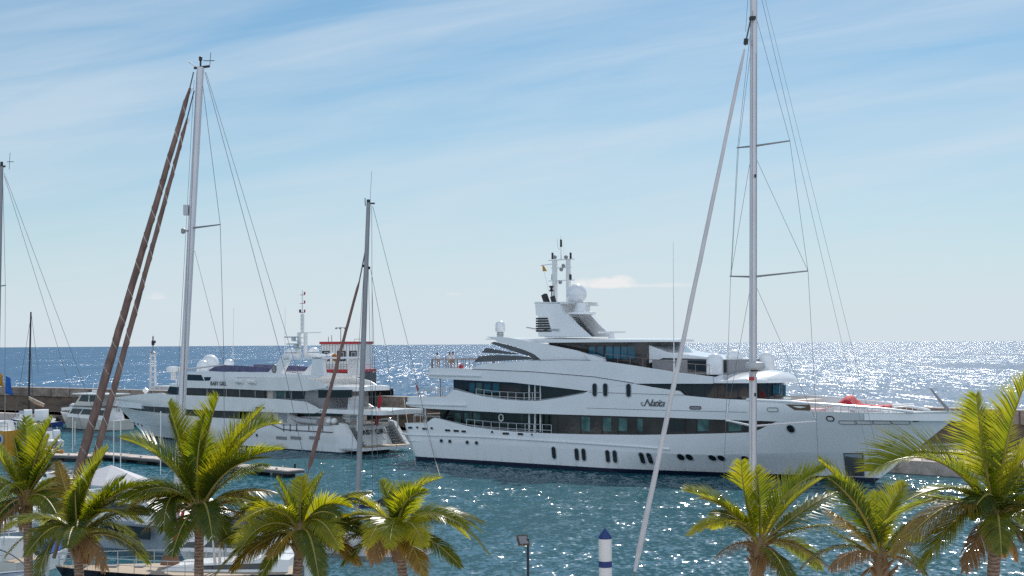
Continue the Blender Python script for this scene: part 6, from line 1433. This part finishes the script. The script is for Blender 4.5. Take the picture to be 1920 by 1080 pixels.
palm(374, 965, 48, 382, [((345, 860), (311, 757), 'g', .3), ((372, 850), (407, 745), 'g', .2), ((392, 870), (494, 768), 'g', -.3), ((430, 850), (533, 842), 'g', -.8), ((330, 850), (238, 822), 'g', -.5), ((360, 890), (370, 800), 'g', .8), ((310, 880), (240, 965), 'y', -1.1), ((318, 880), (325, 985), 'm', -1.3), ((435, 905), (515, 925), 'y'), ((430, 935), (508, 985), 'y', -1), ((400, 930), (450, 1010), 'm', -1.4), ((330, 935), (258, 1000), 'y', .7), ((420, 880), (490, 880), 'm'), ((400, 950), (425, 1020), 'd', -.8), ((430, 800), (510, 800), 'g', .9)],
     'large coconut palm, third from the left, with upright bright green fronds', 13, 9, 1.12)
palm(563, 1003, 46, 563, [((575, 940), (604, 890), 'g', .3), ((545, 945), (521, 897), 'g', -.2), ((600, 925), (660, 950), 'g', -.4), ((560, 930), (560, 900), 'g', .8), ((500, 950), (455, 1030), 'g', -.7), ((515, 940), (470, 975), 'g', .4), ((630, 955), (705, 1000), 'm', -.6), ((620, 980), (680, 1050), 'y', -1), ((500, 990), (445, 1060), 'y', -.9), ((530, 1000), (500, 1075), 'm', -1.2), ((590, 1000), (615, 1080), 'm', -1.3), ((610, 940), (690, 930), 'm', .9), ((530, 960), (440, 940), 'm', .9)],
     'dense coconut palm, fourth from the left, beside the foot of the grey mast', 14, 13, 1.0)
palm(747, 1008, 46, 750, [((737, 950), (714, 905), 'g', .3), ((752, 915), (825, 898), 'g', -.2), ((742, 940), (770, 915), 'g', .6), ((835, 925), (915, 1035), 'm', -.5), ((810, 940), (905, 985), 'm', .6), ((800, 985), (865, 1055), 'm', -.9), ((695, 950), (640, 985), 'm', -.3), ((700, 985), (650, 1050), 'm', -1), ((720, 960), (710, 1040), 'd', -1.4), ((770, 990), (800, 1070), 'y', -1.2), ((700, 940), (660, 950), 'g', .9), ((690, 1000), (620, 1010), 'y', .6)],
     'coconut palm, fifth from the left, right of the grey mast foot', 15, 11, 1.08)
palm(1425, 1030, 46, 1428, [((1375, 940), (1283, 918), 'g', -.6), ((1395, 950), (1394, 868), 'g', .2), ((1432, 950), (1425, 880), 'g', .5), ((1450, 920), (1545, 880), 'g', -.3), ((1470, 945), (1545, 905), 'g', .5), ((1490, 975), (1590, 985), 'm', -.5), ((1390, 960), (1338, 965), 'm', .5), ((1470, 990), (1540, 1055), 'y', -1), ((1380, 1000), (1335, 1040), 'd', -.6), ((1500, 960), (1580, 930), 'm', .8), ((1430, 1010), (1470, 1075), 'd', -1.1)],
     'coconut palm in front of the tallest mast foot', 16, 4, 1.08, extra=1)
palm(1652, 1052, 44, 1655, [((1618, 930), (1536, 864), 'g', -.3), ((1655, 960), (1705, 912), 'g', .3), ((1600, 985), (1548, 955), 'y', -.4), ((1690, 990), (1745, 965), 'm'), ((1600, 1010), (1550, 1060), 'd', -.6), ((1690, 1030), (1730, 1075), 'd', -.5), ((1640, 990), (1660, 930), 'g', .8), ((1610, 1020), (1565, 1000), 'm', .8)],
     'low coconut palm between the superyacht bow and the large right palm', 17, 3, 1.0, extra=1)
palm(1868, 985, 40, 1872, [((1770, 800), (1625, 880), 'g', -.6), ((1845, 850), (1840, 742), 'g', .2), ((1880, 810), (1925, 712), 'g', -.3), ((1900, 850), (2010, 800), 'g', .4), ((1790, 880), (1660, 1030), 'y', -1.0), ((1800, 910), (1705, 1045), 'm', -1.3), ((1860, 880), (1800, 960), 'm', -.9), ((1925, 895), (1985, 960), 'g', -.8), ((1890, 895), (1945, 1010), 'm', -1.3), ((1800, 940), (1735, 930), 'm', .6), ((1870, 870), (1880, 780), 'g', .9), ((1910, 880), (1985, 870), 'm', .8), ((1840, 960), (1790, 1060), 'd', -.8), ((1900, 960), (1930, 1060), 'y', -.7)],
     'largest coconut palm at the right edge with a dark heart of old leaf bases', 18, 8, 1.1, .19, extra=0)
